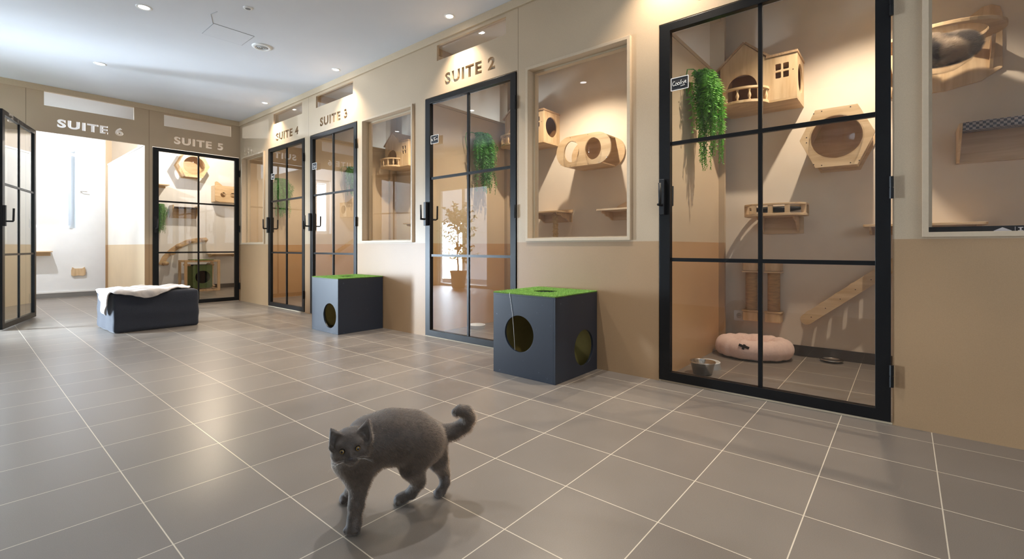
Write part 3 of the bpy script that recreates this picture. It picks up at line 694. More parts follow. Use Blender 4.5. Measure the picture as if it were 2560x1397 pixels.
# scratching posts
def scratch_post(y, label):
    r = empty('scratching_post', (XB, y, .245), RIGHT, label, 'scratching post', 'sisal scratching posts on the wall')
    MB().box(-.055, .055, -.105, -.001, .402, .475).build('upper_block', M['pine'], r, bevel=.008)
    MB().box(-.055, .055, -.105, -.001, 0, .075).build('lower_block', M['pine'], r, bevel=.008)
    MB().box(-.06, .06, -.11, -.0005, .390, .402).build('collar', M['pineh'], r, bevel=.003); MB().box(-.06, .06, -.11, -.0005, .075, .087).build('collar', M['pineh'], r, bevel=.003)
    mb = MB(); P = []; n = 46
    prof = [(.043+(.0012 if i % 2 else 0), .087+.303*i/(2*n)) for i in range(2*n+1)]
    mb.lathe(prof, (0, -.052, 0), 24).build('sisal_sleeve', M['sisal'], r, True)
    return r
p = scratch_post(.950, 'sisal scratching post on the wall, left of the pair in the first suite')
c = copy_tree(p); c.location.y = .790; c['label'] = 'sisal scratching post on the wall, right of the pair in the first suite'
# sloping step plank
r = empty('climbing_plank', (XB, .56, .30), RIGHT, 'sloping wooden climbing plank fixed to the wall of the first suite', 'climbing plank')
a = math.radians(40); T = Matrix.Rotation(-a, 4, 'Y')
pl = MB().plate([rrect(-.045, -.04, .80, .04, .039, 8)], -.105, -.087, 'XZ'); pl.v = [tuple(T @ Vector(v)) for v in pl.v]; pl.build('front_rail', M['pineh'], r, bevel=.001)
pl = MB().plate([rrect(-.045, -.04, .80, .04, .039, 8)], -.018, -.0, 'XZ'); pl.v = [tuple(T @ Vector(v)) for v in pl.v]; pl.build('wall_rail', M['pineh'], r, bevel=.001)
for k in range(7):
    x = .03+k*.115; MB().box(x-.012, x+.012, -.087, -.018, -.02, .043, T).build('step', M['pine'], r)
    mb = MB().lathe([(0, -.001), (.0035, 0)], (x, -.106, -.005), 10, 'Y'); mb.v = [tuple(T @ Vector(v)) for v in mb.v]; mb.build('screw', M['blackm'], r)
# socket
r = empty('wall_socket', (XB, 1.095, .225), RIGHT, 'white double wall socket low on the wall left of the scratching posts', 'socket')
MB().plate([rrect(0, 0, .082, .085, .008, 4)], -.008, 0, 'XZ').build('cover_plate', M['white'], r, bevel=.002)
MB().lathe([(.0, -.001), (.020, -.0012), (.021, 0)], (.041, -.0085, .0425), 24, 'Y').build('socket_face', mat('socket_grey', (206, 204, 200), .5), r, True)
for x in (.034, .048): MB().lathe([(0, -.002), (.0025, -.0015)], (x, -.0095, .0425), 8, 'Y').build('socket_hole', M['blackm'], r)
# plush bed
def bed(X, Y, Z):
    a = np.arctan2(Y/.185, X/.255); rx, ry = .198, .158
    ex, ey = rx*np.cos(a), ry*np.sin(a)*1.0
    R = .069+.0032*np.cos(a*13)+.0012*np.sin(a*29)
    d = np.sqrt((X-ex)**2+(Y-ey)**2+((Z-.072)*.92)**2)-R
    base = np.maximum(np.sqrt((X/.19)**2+(Y/.155)**2)*.17-.17, np.abs(Z-.03)-.022)
    k = .02; hh = np.clip(.5+.5*(base-d)/k, 0, 1)
    return base*(1-hh)+d*hh-k*hh*(1-hh)
V, F = sdf_mesh(bed, (-.28, -.25, -.02), (.28, .25, .17), .007); V[:, 2] = np.maximum(V[:, 2], .012)
rb = empty('pet_bed', (3.98, .885, 0), math.radians(-75), 'pink plush donut pet bed on the tiles of the first suite', 'pet bed')
mesh_obj('cushion', V, F, M['pink'], rb)
MB().lathe([(0, 0), (.225, 0), (.232, .006), (.225, .013), (0, .013)], (0, 0, .0), 40, 'Z', 1.0, .86).build('base_pad', M['blackm'], rb, True)
q = MB().box(-.035, 0, -.004, .004, .0, .018).box(.0, .035, -.004, .004, .004, .022).box(-.008, .008, -.006, .006, -.012, .026)
ob_ = q.build('bow', M['blackm'], rb); ob_.location = (-.075, -.212, .10); ob_.rotation_euler = (0, .35, -.1)
# bowls
def bowl(loc, rad, h, m, label, group=None, cat='bowl', foot=.75):
    o = MB().lathe([(0, .003), (rad*foot*.8, .003), (rad*.93, h-.004), (rad*.98, h), (rad*1.05, h-.002), (rad*1.05, h-.006), (rad*.98, h-.008), (rad*foot, 0), (0, 0)], (0, 0, 0), 40).build('food_bowl', m, smooth=True)
    o.location = loc; return tag(o, label, cat, group)
bowl((3.215, 1.02, 0), .078, .085, M['steel'], 'shiny steel food bowl just inside the first glass door')
bowl((3.41, 1.045, 0), .075, .045, M['white'], 'white plastic food bowl behind the steel bowl', foot=1.15)
bowl((4.16, .41, 0), .070, .022, M['steel'], 'shallow steel dish by the skirting of the first suite')
bowl((3.50, 3.37, 0), .085, .04, M['white'], 'low pale food dish on the floor of suite 2', foot=1.0)
# bowl hammock with sleeping cat
RB = (3.985, -.17, 2.145)
r = empty('cat_hammock', (XB, .15, 1.90), RIGHT, 'wooden cat-ear wall seat holding a clear round bowl in the right-hand window', 'cat hammock')
back = [(.0, .10), (.03, .34)]+[(.10, .36), (.20, .40), (.30, .405), (.40, .385), (.46, .42), (.52, .465), (.56, .47), (.60, .445), (.61, .40), (.61, .06), (.52, .0), (.36, -.03), (.10, -.03), (.02, .02)]
MB().plate([back], -.022, 0, 'XZ').build('back_plate', M['pine'], r, bevel=.002)
MB().plate([circle(.32, -.275, .285, .235, 48), circle(.32, -.275, .205, .205, 48)], .235, .257, 'XY').build('ring_seat', M['pineh'], r, bevel=.002)
MB().lathe([(.206, .258), (.215, .258), (.203, .235), (.185, .16), (.14, .08), (.07, .035), (0, .022)], (.32, -.275, .0), 40).build('clear_bowl', M['acrylic'], r, True)
for x in (.06, .56): MB().plate([[(-.02, .235), (-.16, .235), (-.12, .17), (-.06, .12), (-.02, .06)]], x-.008, x+.008, 'YZ').build('bracket', M['pine'], r)
def blob(X, Y, Z):
    d = 9
    for cx, cy, cz, a, b, c in ((.0, 0, .115, .155, .14, .075), (-.08, -.03, .16, .09, .10, .06), (.06, .03, .15, .10, .10, .07), (-.14, .05, .20, .05, .045, .05)):
        k0 = np.sqrt(((X-cx)/a)**2+((Y-cy)/b)**2+((Z-cz)/c)**2); e = (k0-1)*min(a, b, c)
        hh = np.clip(.5+.5*(e-d)/.03, 0, 1); d = e*(1-hh)+d*hh-.03*hh*(1-hh)
    return d
V, F = sdf_mesh(blob, (-.22, -.2, .0), (.22, .2, .29), .008)
def coat(name, a, b, sc):
    m, nt, p = newmat(name); L = nt.links.new; tc = N(nt, 'ShaderNodeTexCoord'); nz = N(nt, 'ShaderNodeTexNoise'); nz.inputs['Scale'].default_value = sc
    L(tc.outputs['Object'], nz.inputs['Vector']); cr = N(nt, 'ShaderNodeValToRGB'); e = cr.color_ramp.elements
    e[0].position = .42; e[0].color = (*lin(a), 1); e[1].position = .58; e[1].color = (*lin(b), 1)
    L(nz.outputs[0], cr.inputs[0]); L(cr.outputs[0], p.inputs['Base Color']); p.inputs['Roughness'].default_value = .7; return m
tc_ = mesh_obj('sleeping_cat', V, F, coat('long_coat', (70, 60, 54), (184, 166, 146), 9))
tag(tc_, 'fluffy grey and cream cat curled asleep in the clear hanging bowl', 'cat')
tc_.location = (XB-.275, .15-.32, 1.935); tc_.rotation_euler = (0, 0, RIGHT)
def add_fur(o, count, length, lean, rough=.004, root=.0009, seed=1, group=None):
    md = o.modifiers.new('fur', 'PARTICLE_SYSTEM'); ps = o.particle_systems[0]; s = ps.settings
    s.type = 'HAIR'; s.count = count; s.hair_length = length; s.hair_step = 3; s.display_step = 3; s.render_step = 3
    q = length/4; s.normal_factor = .45*q; s.object_align_factor = tuple(v*q for v in lean); s.factor_random = .18*q
    s.root_radius = root*1000/1000; s.tip_radius = root*.15; s.radius_scale = 1
    s.use_modifier_stack = False; s.distribution = 'RAND'; s.emit_from = 'FACE'; ps.seed = seed
    s.child_type = 'NONE'
    return ps
ps = add_fur(tc_, 26000, .030, (.5, 0, .1), root=.0006)
# plaid hammock shelf
r = empty('hammock_shelf', (XB, -.25, 1.38), RIGHT, 'wooden wall hammock with dark plaid cloth in the right-hand window', 'cat hammock')
MB().box(0, .62, -.016, 0, 0, .20).build('back_board', M['pineh'], r)
for x in (0, .604): MB().plate([[(0, 0), (-.05, 0), (-.27, .19), (-.28, .215), (0, .215)]], x, x+.016, 'YZ').build('side_board', M['pine'], r, bevel=.002)
def plaid():
    m, nt, p = newmat('plaid_cloth'); L = nt.links.new; tc = N(nt, 'ShaderNodeTexCoord')
    ch = N(nt, 'ShaderNodeTexChecker'); ch.inputs['Scale'].default_value = 70; ch.inputs['Color1'].default_value = (*lin((44, 42, 56)), 1); ch.inputs['Color2'].default_value = (*lin((150, 140, 138)), 1)
    mp = N(nt, 'ShaderNodeMapping'); mp.inputs['Location'].default_value = (0, .003, .004); L(tc.outputs['Object'], mp.inputs[0]); L(mp.outputs[0], ch.inputs['Vector']); L(ch.outputs[0], p.inputs['Base Color']); p.inputs['Roughness'].default_value = .9; return m
g = MB(); nx, ny = 12, 14
vs = [(.016+.588*i/nx, -.275+.265*j/ny, .215-.035*math.sin(PI*j/ny)) for i in range(nx+1) for j in range(ny+1)]
vs += [(x, -.280, .215-.055*k) for k in (0,) for x in ()]
g.add(vs, [(i*(ny+1)+j, (i+1)*(ny+1)+j, (i+1)*(ny+1)+j+1, i*(ny+1)+j+1) for i in range(nx) for j in range(ny)])
g.box(.017, .603, -.281, -.276, .165, .216)
o = g.build('plaid_cloth', plaid(), r); sm = o.modifiers.new('s', 'SOLIDIFY'); sm.thickness = .003
wall_shelf((XB, .22, .985), RIGHT, .60, .24, 'plain wooden shelf low behind the right-hand window', .06)
# suite 3 / 4 extra furniture
wall_shelf((XB, 5.25, 1.16), RIGHT, .45, .28, 'wooden shelf in suite 3 seen faintly through the glass', .10)
# small straight shelf seen at the left edge of suite 5
wall_shelf((2.10, YS, 2.0), 0, .48, .25, 'wooden shelf at the upper left behind the SUITE 5 door', .04, brackets=False)
# ------------------------------------------------------------ suite 5
r = empty('cat_face_box', (3.335, YS, 1.745), 0, 'wooden cat-face box with small bubble windows in suite 5', 'cat box')
fc = [(0, .05), (.02, .02), (.08, 0), (.40, 0), (.46, .02), (.48, .05), (.48, .39), (.45, .41), (.40, .38), (.34, .33), (.14, .33), (.08, .38), (.03, .41), (0, .39)]
MB().plate([fc, circle(.15, .15, .05), circle(.33, .15, .05)], -.25, -.236, 'XZ').build('front_panel', M['pineh'], r, bevel=.001)
MB().box(.01, .47, -.236, -.01, .01, .022).box(.01, .022, -.236, -.01, .022, .33).box(.458, .47, -.236, -.01, .022, .33).build('side_panel', M['pine'], r)
MB().box(.01, .47, -.01, 0, .01, .33).build('back_panel', M['pine'], r)
for x in (.15, .33): dome(MB(), x, .15, .052, -.251, .04, 20).build('bubble_window', M['acrylic'], r, True)
tag(MB().plate([rect(3.56, 1.955, 3.78, 2.06)], YS-.02, YS-.001, 'XZ').build('wall_unit', M['blackm']), 'small black box on the far wall of suite 5 above the cat-face box', 'wall unit')
r = empty('hammock_shelf', (2.63, YS, 1.40), 0, 'wooden wall shelf with dark cloth top in the middle of suite 5', 'cat hammock')
MB().box(.02, .42, -.016, 0, 0, .20).build('back_board', M['pineh'], r)
for x in (0, .424): MB().plate([[(0, 0), (-.04, 0), (-.24, .17), (-.25, .235), (0, .235)]], x, x+.016, 'YZ').build('side_board', M['pine'], r)
MB().box(.016, .424, -.245, -.016, .185, .205).build('cloth_top', mat('brown_cloth', (66, 54, 50), .9), r)
wall_shelf((3.26, YS, .70), 0, .50, .26, 'wooden shelf at the lower right behind the SUITE 5 door', .05)
r = empty('arched_climbing_rail', (0, YS, 0), 0, 'arched wooden climbing rail with round pegs on the far wall of suite 5', 'climbing rail')
A = [(2.50, .50), (2.56, .64), (2.66, .76), (2.78, .86), (2.93, .94), (3.09, .975), (3.26, .985)]
up = []; dn = []
for i, (x, z) in enumerate(A):
    a_, b_ = A[max(0, i-1)], A[min(len(A)-1, i+1)]; d = Vector((b_[0]-a_[0], b_[1]-a_[1])).normalized(); n_ = Vector((-d.y, d.x))*.045
    up.append((x+n_.x, z+n_.y)); dn.append((x-n_.x, z-n_.y))
MB().plate([up+dn[::-1]], -.02, -.001, 'XZ').build('arched_board', M['pineh'], r, bevel=.002)
for x, z in ((2.55, .53), (2.655, .725), (2.765, .855), (2.98, .955), (3.20, .98)): MB().tube([(x, -.18, z), (x, -.0205, z)], .036, 18).build('peg', M['pine'], r, True)
# cube frame with felt tunnel
r = empty('cube_frame', (2.73, 10.13, 0), math.radians(-2), 'square pine play frame with green fabric tunnel on the floor of suite 5', 'play frame')
fr_ = MB(); L = .59; q = .035
MB().plate([rect(0, 0, L, L), rect(q+.01, q, L-q-.01, L-q)], 0, q, 'XZ').build('front_frame', M['pine'], r, bevel=.002)
MB().plate([rect(0, 0, L, L), rect(q+.01, q, L-q-.01, L-q)], .42, .42+q, 'XZ').build('rear_frame', M['pine'], r, bevel=.002)
for x in (.0, L-q):
    MB().box(x, x+q, q, .42, 0, q).build('rail', M['pine'], r); MB().box(x, x+q, q, .42, L-q, L).build('rail', M['pine'], r)
MB().plate([rrect(.14, .06, .46, .50, .03, 4), circle(.30, .27, .125, .12)], .02, .03, 'XZ').build('felt_front', M['green'], r)
MB().box(.14, .15, .03, .40, .08, .48).build('felt_side', M['green'], r); MB().box(.45, .46, .03, .40, .08, .48).build('felt_side', M['green'], r)
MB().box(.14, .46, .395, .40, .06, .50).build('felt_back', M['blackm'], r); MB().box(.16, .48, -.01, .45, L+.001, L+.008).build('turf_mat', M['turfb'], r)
for x, z in ((.09, .50), (.48, .50), (.50, .09), (.42, .07)): MB().tube([(x, .05, z), (x, .40, z)], .022, 12).build('dowel', M['pine'], r, True)
# ------------------------------------------------------------ suite 6
wall_shelf((.55, YS, .765), 0, .45, .20, 'plain wooden shelf below the window of suite 6', .07, brackets=False)
pq = [(0, .02), (.03, 0), (.09, .012), (.15, 0), (.18, .02), (.185, .10), (.17, .155), (.14, .13), (.045, .13), (.015, .155), (0, .10)]
o = MB().plate([pq], -.03, -.001, 'XZ').build('cat_face_step', M['pine'], bevel=.003); o.location = (1.24, YS, .345); tag(o, 'small wooden cat-face plaque low on the white wall of suite 6', 'cat step')
r = empty('wall_hook', (1.36, YS, 1.79), 0, 'small metal window catch on the white wall right of the blind', 'window catch')
MB().box(-.015, .015, -.012, 0, -.02, .03).build('base', M['white'], r); MB().tube([(0, -.012, .0), (0, -.05, 0), (.08, -.05, -.005)], .007, 8).build('arm', M['steel'], r, True)
r = cat_house((-.95, YS, 1.60), 0, 'wooden cat house in suite 6, left of the window'); r['group'] = 'wooden cat houses on the suite walls'
r = empty('cat_stair', (-.85, YS, .55), 0, 'wooden step ladder on the wall of suite 6', 'cat stair')
T = Matrix.Rotation(math.radians(32), 4, 'Y'); T = Matrix.Translation((0, 0, .5)) @ T
MB().box(0, .8, -.12, -.10, -.03, .03, T).box(0, .8, -.02, -.001, -.03, .03, T).build('stringer', M['pineh'], r)
for k in range(7): MB().box(.06+k*.11, .10+k*.11, -.10, -.02, .0, .045, T).build('step', M['pine'], r)
# ------------------------------------------------------------ hanging ferns
def fern(loc, rz, label, nf, m, width=.36, length=.68, seed=5, stemx=-.20):
    """hangs in front of a partition: local x along it, local -y out from it"""
    rnd = random.Random(seed); r = empty('hanging_fern', loc, rz, label, 'hanging plant', 'hanging green ferns in the suites')
    g = MB()
    for i in range(nf):
        x0 = rnd.uniform(-width/2, width/2)*.55; yb = rnd.uniform(-.13, -.05); ln = length*rnd.uniform(.25, .72)
        if rnd.random() < .22: ln = length*rnd.uniform(.85, 1.02); x0 = rnd.uniform(-.02, width*.22)
        dx = rnd.uniform(-.085, .085)*(1.3 if ln < length*.5 else .7); dy = rnd.uniform(-.10, .01)
        P = []
        for k in range(25):
            t = k/24; sw = math.sin(min(1, t*2.2)*PI/2)
            P.append(Vector((x0+dx*sw+.012*math.sin(t*9+i), yb+dy*sw, .035*math.sin(min(1, t*5)*PI)-ln*max(0, t-.06))))
        g.tube(P, .0012, 4, False)
        n = int(ln/.0105)
        for k in range(1, n):
            t = k/n; q = P[0].lerp(P[1], 0); s = t*24; a = int(s); q = P[min(a, 23)].lerp(P[min(a+1, 24)], s-a)
            l = (.036*math.sin(PI*min(1, .18+t*.80))+.008)*rnd.uniform(.8, 1.15)
            for sd in (-1, 1):
                az = rnd.uniform(-.9, .9)+dx*6; d = Vector((sd*math.cos(az), math.sin(az)*sd, rnd.uniform(-.75, -.15))).normalized()*l
                w_ = Vector((0, 0, 1)).cross(d).normalized()*.0035+Vector((0, 0, .0042))
                g.add([q, q+d*.45+w_, q+d, q+d*.45-w_], [(0, 1, 2, 3)])
    me = bpy.data.meshes.new('fronds'); me.from_pydata([tuple(v) for v in g.v], [], g.f); me.materials.append(m)
    o = bpy.data.objects.new('fronds', me); C.objects.link(o); o.parent = r
    MB().tube([(stemx+.03, -.03, -.17), (stemx, -.035, -.05), (stemx+.01, -.04, .005), (stemx+.07, -.06, .02), (stemx+.14, -.07, .01)], .004, 6).build('stem', M['leafd'], r, True)
    return r
f1 = fern((3.41, 1.168, 2.045), 0, 'bright green hanging fern on the partition behind the first glass door', 85, M['leaf'], .22, .70, 5, -.18)
f2 = fern((3.63, 3.50, 2.02), 0, 'green hanging fern on the partition behind the SUITE 2 door', 90, M['leafd'], .26, .66, 8, -.20)
for p_, rz_, t in (((3.46, 7.895, 1.94), 0, 'green hanging fern dim behind the SUITE 4 door'), ((3.44, 5.728, 1.90), 0, 'dark green hanging fern behind the top of the SUITE 3 door'), ((2.46, YS-.002, 1.63), 0, 'green hanging fern at the left behind the SUITE 5 door')):
    c = copy_tree(f2); c.location = p_; c.rotation_euler = (0, 0, rz_); c['label'] = t
    if 'SUITE 3' in t: c.scale = (.6, .8, .62)
    if '5' in t[-8:]: c.scale = (.68, .8, .86)
# potted tree by the entrance (seen mirrored in the SUITE 2 glass)
r = empty('potted_tree', (-.86, 6.9, 0), 0, 'leafy potted ficus tree by the bright entrance, seen mirrored in glass', 'potted plant')
MB().lathe([(0, .01), (.13, .01), (.17, .34), (.185, .36), (.165, .36), (.16, .33), (0, .33)], n=28).build('pot', mat('pot_grey', (120, 118, 114), .6), r, True)
MB().tube([(0, 0, .3), (.02, .01, .7), (-.01, .02, 1.1), (.03, 0, 1.5)], [.022, .018, .015, .008], 8).build('trunk', mat('bark', (110, 92, 72), .9), r, True)
g = MB(); rnd = random.Random(11)
for i in range(90):
    z = rnd.uniform(.5, 1.5); a = rnd.uniform(0, 2*PI); L = rnd.uniform(.18, .42); b = Vector((.01, .01, z)); e = b+Vector((math.cos(a)*L, math.sin(a)*L, rnd.uniform(.02, .35)))
    g.tube([b, b.lerp(e, .5)+Vector((0, 0, .03)), e], .003, 4, False)
    for k in range(20):
        q = b.lerp(e, rnd.uniform(.25, 1)); d = Vector((rnd.uniform(-1, 1), rnd.uniform(-1, 1), rnd.uniform(-.8, .3))).normalized()*rnd.uniform(.05, .085); w_ = d.cross(Vector((rnd.uniform(-1, 1), rnd.uniform(-1, 1), rnd.uniform(-1, 1)))).normalized()*.016
        g.add([q, q+d*.4+w_, q+d, q+d*.4-w_], [(0, 1, 2, 3)])
g.build('foliage', M['leafd'], r)

# ------------------------------------------------------------ the grey cat on the tiles
RT = Vector((math.cos(TH), -math.sin(TH), 0)); FW = Vector((math.sin(TH), math.cos(TH), 0))
A0, B0 = -.38, 1.50
cat = empty('cat', tuple(RT*A0+FW*B0), -TH, 'grey shorthair cat walking on the tiled floor with curled tail', 'cat')
def P3(a, b, z): return np.array((a-A0, b-B0, z))
def px(u, v, b): return P3((u-1258.35)/FPX*b, b, .84-(v-617.28)/FPX*b)
def cone(X, Y, Z, p, q, r1, r2):
    d = q-p; L = float(d@d); t = np.clip(((X-p[0])*d[0]+(Y-p[1])*d[1]+(Z-p[2])*d[2])/L, 0, 1)
    return np.sqrt((X-p[0]-t*d[0])**2+(Y-p[1]-t*d[1])**2+(Z-p[2]-t*d[2])**2)-(r1+t*(r2-r1))
def ell(X, Y, Z, c, ax, R):
    """ellipsoid with axes rows of R"""
    dx, dy, dz = X-c[0], Y-c[1], Z-c[2]
    k = [(dx*R[i][0]+dy*R[i][1]+dz*R[i][2])/ax[i] for i in range(3)]
    k0 = np.sqrt(k[0]**2+k[1]**2+k[2]**2); k1 = np.sqrt(sum((k[i]/ax[i])**2 for i in range(3)))
    return k0*(k0-1)/np.maximum(k1, 1e-6)
def smin(a, b, k):
    h = np.clip(.5+.5*(b-a)/k, 0, 1); return b*(1-h)+a*h-k*h*(1-h)
I3 = np.eye(3)
# head frame: forward (towards the viewer, a little down), right (viewer's right), up
HF = np.array((.30, -1.0, .07)); HF /= np.linalg.norm(HF)
up0 = np.array((-.10, .0, 1.0)); HR = np.cross(up0, HF); HR = HR/np.linalg.norm(HR); HU = np.cross(HF, HR)
if HR[0] < 0: HR = -HR
HC = px(876, 1112, 1.375)
def hd(r_, u_, f_): return HC+HR*r_+HU*u_+HF*f_
HRM = [HR, HU, HF]
BK = []   # (point list, radii, blend)
def torso(X, Y, Z):
    c = [px(893, 1138, 1.44), px(925, 1104, 1.455), px(975, 1090, 1.485), px(1025, 1092, 1.515), px(1060, 1101, 1.535)]
    r = [.060, .073, .077, .077, .068]
    d = cone(X, Y, Z, c[0], c[1], r[0], r[1])
    for i in range(1, 4): d = smin(d, cone(X, Y, Z, c[i], c[i+1], r[i], r[i+1]), .03)
    return d
paws = {}
def body_sdf(X, Y, Z):
    d = torso(X, Y, Z)
    # neck
    d = smin(d, cone(X, Y, Z, px(897, 1130, 1.43), px(880, 1128, 1.395), .058, .044), .03)
    d = smin(d, cone(X, Y, Z, px(868, 1150, 1.42), px(885, 1180, 1.425), .042, .036), .03)
    # near front leg
    def leg(pts, rs, k0=.025):
        nonlocal d
        e = cone(X, Y, Z, pts[0], pts[1], rs[0], rs[1])
        for i in range(1, len(pts)-1): e = smin(e, cone(X, Y, Z, pts[i], pts[i+1], rs[i], rs[i+1]), .008)
        d = smin(d, e, k0)
    def toes(c, fwd, s=1.0, n=4):
        nonlocal d
        fwd = np.array(fwd)/np.linalg.norm(fwd); side = np.array((-fwd[1], fwd[0], 0))
        e = cone(X, Y, Z, c+np.array((0, 0, .017*s)), c+fwd*.012*s+np.array((0, 0, .015*s)), .018*s, .017*s)
        for i in range(n):
            o = (i-(n-1)/2)*.0098*s; q = c+fwd*(.022-abs(i-(n-1)/2)*.0035)*s+side*o
            e = smin(e, np.sqrt((X-q[0])**2+(Y-q[1])**2+(Z-.0105*s)**2)-.0095*s, .004)
        d = smin(d, e, .010)
    P = lambda u, v, b, z=None: (lambda p: p if z is None else np.array((p[0], p[1], z)))(px(u, v, b))
    nf = P(886, 1318, 1.385, 0)
    leg([px(905, 1165, 1.43), px(898, 1205, 1.415), px(890, 1262, 1.395), px(885, 1300, 1.385), nf+np.array((0, .0, .024))], [.043, .030, .0225, .0195, .019])
    toes(nf+np.array((0, 0, 0)), (-.12, -1, 0), 1.08)
    ff = P(870, 1246, 1.545, 0)
    leg([px(905, 1150, 1.48), px(893, 1195, 1.51), px(878, 1228, 1.54), ff+np.array((.004, 0, .022))], [.042, .028, .021, .017])
    toes(ff+np.array((.002, 0, 0)), (-1, -.35, 0))
    # near hind leg: thigh, knee forward, hock back, foot
    hf = P(1002, 1249, 1.535, 0)
    leg([px(1048, 1112, 1.515), px(1030, 1165, 1.50), px(1046, 1204, 1.525), hf+np.array((.034, .004, .032)), hf+np.array((.004, 0, .017))], [.062, .040, .0215, .0185, .0155], .022)
    toes(hf+np.array((.006, 0, 0)), (-1, -.25, 0), .98)
    # far hind leg
    hh_ = P(1103, 1236, 1.585, 0)
    leg([px(1076, 1108, 1.58), px(1094, 1150, 1.58), px(1109, 1182, 1.605), hh_+np.array((.012, .006, .040)), hh_+np.array((.002, 0, .017))], [.056, .034, .0200, .0165, .0145], .02)
    toes(hh_, (-.75, -.65, 0), .88)
    # tail
    tp = [px(1078, 1078, 1.575), px(1105, 1082, 1.59), px(1133, 1078, 1.60), px(1160, 1063, 1.605), px(1171, 1044, 1.60), px(1165, 1029, 1.595), px(1150, 1025, 1.59), px(1139, 1030, 1.585)]
    tr = [.038, .0285, .0265, .0250, .0235, .0205, .0175, .0145]
    e = cone(X, Y, Z, tp[0], tp[1], tr[0], tr[1])
    for i in range(1, 7): e = smin(e, cone(X, Y, Z, tp[i], tp[i+1], tr[i], tr[i+1]), .006)
    d = smin(d, e, .012)
    # head
    h = ell(X, Y, Z, hd(0, .004, -.004), (.053, .046, .050), HRM)
    for s in (-1, 1):
        h = smin(h, ell(X, Y, Z, hd(.030*s, -.016, .012), (.026, .023, .027), HRM), .014)      # cheeks
        h = smin(h, ell(X, Y, Z, hd(.010*s, -.027, .042), (.0135, .010, .012), HRM), .008)      # whisker pads
        h = smin(h, ell(X, Y, Z, hd(.021*s, .015, .034), (.014, .007, .010), HRM), .010)      # brows
    h = smin(h, ell(X, Y, Z, hd(0, -.010, .040), (.011, .018, .014), HRM), .010)              # bridge of the nose
    h = smin(h, ell(X, Y, Z, hd(0, -.038, .030), (.014, .010, .014), HRM), .010)              # chin
    for s in (-1, 1):
        h = -smin(-h, ell(X, Y, Z, hd(.0215*s, .000, .050), (.0105, .0085, .012), HRM), .004) # eye sockets
        b_, t_ = hd(.0340*s+.003, .020, .017), hd(.0525*s+.004, .0610+.003*s, .004)
        m_ = (b_+t_)/2; ax_u = (t_-b_); ln_ = np.linalg.norm(ax_u); ax_u /= ln_
        ear = cone(X, Y, Z, b_, t_, .0300, .0034)
        fd = (X-m_[0])*HF[0]+(Y-m_[1])*HF[1]+(Z-m_[2])*HF[2]
        ear = np.maximum(ear, np.abs(fd-.004)-.0140)
        cup = cone(X, Y, Z, hd(.0345*s+.003, .028, .0375), hd(.0500*s+.004, .053+.003*s, .025), .0245, .0070)
        ear = -smin(-ear, cup, .003)
        h = smin(h, ear, .004)
    d = smin(d, h, .014)
    return np.maximum(d, -Z+.0005)
V, F = sdf_mesh(body_sdf, (-.22, -.20, -.006), (.36, .24, .40), .0033)
def fur_mat():
    m, nt, p = newmat('grey_coat'); L = nt.links.new; tc = N(nt, 'ShaderNodeTexCoord'); nz = N(nt, 'ShaderNodeTexNoise'); nz.inputs['Scale'].default_value = 55; nz.inputs['Detail'].default_value = 4
    L(tc.outputs['Object'], nz.inputs['Vector']); cr = N(nt, 'ShaderNodeValToRGB'); e = cr.color_ramp.elements
    e[0].position = .3; e[0].color = (*lin((54, 45, 39)), 1); e[1].position = .7; e[1].color = (*lin((80, 69, 60)), 1)
    L(nz.outputs[0], cr.inputs[0]); L(cr.outputs[0], p.inputs['Base Color']); p.inputs['Roughness'].default_value = .62; p.inputs['Sheen Weight'].default_value = .2
    return m
def strand_mat():
    m, nt, p = newmat('grey_coat_strands'); L = nt.links.new; hi = N(nt, 'ShaderNodeHairInfo'); cr = N(nt, 'ShaderNodeValToRGB'); e = cr.color_ramp.elements
    e[0].position = .1; e[0].color = (*lin((50, 38, 30)), 1); e[1].position = .95; e[1].color = (*lin((102, 83, 66)), 1)
    hb = N(nt, 'ShaderNodeBsdfHairPrincipled'); hb.parametrization = 'COLOR'; hb.inputs['Roughness'].default_value = .35; hb.inputs['Radial Roughness'].default_value = .5
    L(hi.outputs['Random'], cr.inputs[0]); L(cr.outputs[0], hb.inputs['Color']); L(hb.outputs[0], nt.nodes['Material Output'].inputs[0]); return m
body = mesh_obj('body', V, F, fur_mat(), cat)
body.data.materials.append(strand_mat())
# fur length by place: short on the face, paws; none at the eyes and in the ear cups
hc = HC; rel = V-HC; fr = rel@HF; ur = rel@HU; rr = rel@HR
dist = np.linalg.norm(rel, axis=1)
face = np.clip((dist-.045)/.05, .0, 1)
wgt = .42+.58*np.clip((dist-.055)/.04, 0, 1)
low = np.clip(V[:, 2]/.15, 0, 1); wgt = np.minimum(wgt, .22+.60*low)
wgt = np.where((V[:, 0] > .20), np.maximum(wgt, .95), wgt)
den = np.ones(len(V))
for s in (-1, 1):
    e_ = hd(.0215*s, .0, .045); den[np.linalg.norm(V-e_, axis=1) < .0125] = 0
    den[(np.abs(rr-(.030+.36*(ur-.0))*s) < .0165) & (ur > .026) & (fr > .013) & (fr < .040) & (dist < .11)] = 0
n_ = hd(0, -.0205, .053); den[np.linalg.norm(V-n_, axis=1) < .006] = 0
den[V[:, 2] < .003] = 0
vl = body.vertex_groups.new(name='length'); vd = body.vertex_groups.new(name='density')
for i in range(len(V)):
    vl.add([i], float(wgt[i]), 'REPLACE')
    if den[i] > 0: vd.add([i], float(den[i]), 'REPLACE')
ps = add_fur(body, 75000, .0120, (.42, .0, -.30), root=.00036)
ps.settings.material = 2; ps.vertex_group_length = 'length'; ps.vertex_group_density = 'density'
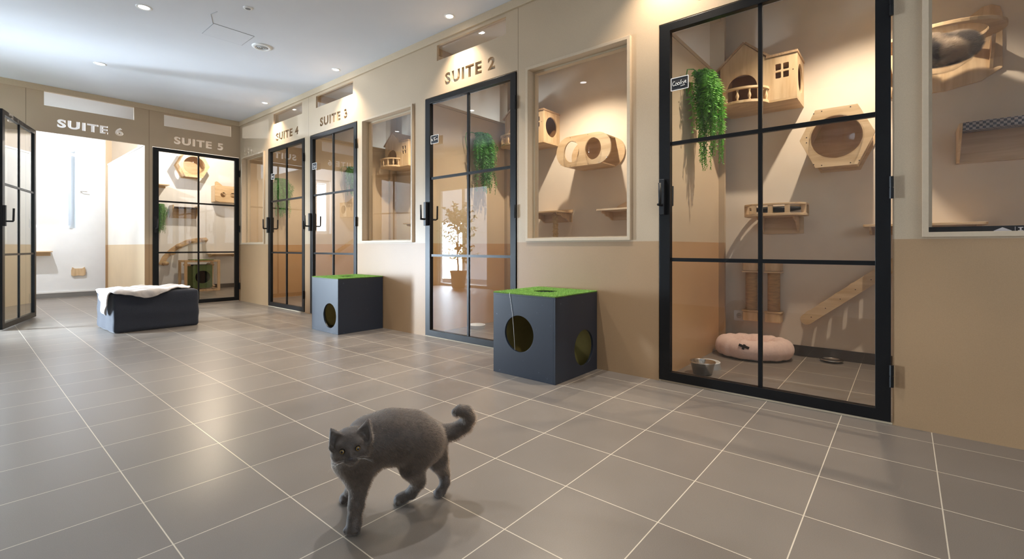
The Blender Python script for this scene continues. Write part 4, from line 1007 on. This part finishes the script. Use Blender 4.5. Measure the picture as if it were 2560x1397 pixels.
# eyes, nose
iris = mat('iris_amber', (150, 112, 30), .15); 
def eye_mat():
    m, nt, p = newmat('eye'); L = nt.links.new; tc = N(nt, 'ShaderNodeTexCoord'); sp = N(nt, 'ShaderNodeSeparateXYZ'); L(tc.outputs['Object'], sp.inputs[0])
    cr = N(nt, 'ShaderNodeValToRGB'); cr.color_ramp.interpolation = 'CONSTANT'; e = cr.color_ramp.elements
    ln = N(nt, 'ShaderNodeVectorMath', operation='LENGTH'); cb = N(nt, 'ShaderNodeCombineXYZ'); L(sp.outputs['X'], cb.inputs[0]); L(sp.outputs['Y'], cb.inputs[1]); L(cb.outputs[0], ln.inputs[0])
    dv = N(nt, 'ShaderNodeMath', operation='DIVIDE'); L(ln.outputs['Value'], dv.inputs[0]); dv.inputs[1].default_value = .0084
    L(dv.outputs[0], cr.inputs[0]); e[0].position = 0; e[0].color = (.002, .002, .002, 1); e[1].position = .40; e[1].color = (*lin((118, 92, 42)), 1)
    n3 = e.new(.74); n3.color = (.004, .004, .004, 1)
    L(cr.outputs[0], p.inputs['Base Color']); p.inputs['Roughness'].default_value = .06; p.inputs['Coat Weight'].default_value = .5; return m
em = eye_mat()
for s in (-1, 1):
    o = MB().lathe([(.0084*math.sin(a), .0084*math.cos(a)) for a in np.linspace(0, PI, 16)], n=28).build('eye', em, cat, True)
    f_ = Vector(HF)+Vector(HR)*.22*s; f_.normalize()
    o.rotation_mode = 'QUATERNION'; o.rotation_quaternion = f_.to_track_quat('Z', 'Y'); o.location = Vector(hd(.0208*s, .0, .0400))
nb = MB(); 
nb.lathe([(.0001, .0035), (.003, .003), (.0055, .001), (.006, -.002)], n=14)
o = nb.build('nose', mat('nose_leather', (58, 50, 50), .45), cat, True); o.rotation_mode = 'QUATERNION'; o.rotation_quaternion = Vector(HF).to_track_quat('Z', 'Y'); o.location = Vector(hd(0, -.0215, .0525)); o.scale = (1.25, .95, 1)
wk = MB()
rnd = random.Random(2)
for s in (-1, 1):
    for k in range(4):
        b_ = Vector(hd(.014*s, -.024-.002*(k % 3), .050)); e_ = b_+Vector(HR)*s*rnd.uniform(.035, .05)+Vector(HU)*(-.02+.006*k)+Vector(HF)*.006
        wk.tube([b_, b_.lerp(e_, .5)+Vector(HU)*.004, e_], [.00018, .00012, .00006], 4, False)
wk.build('whiskers', mat('whisker', (210, 206, 200), .5), cat, True)
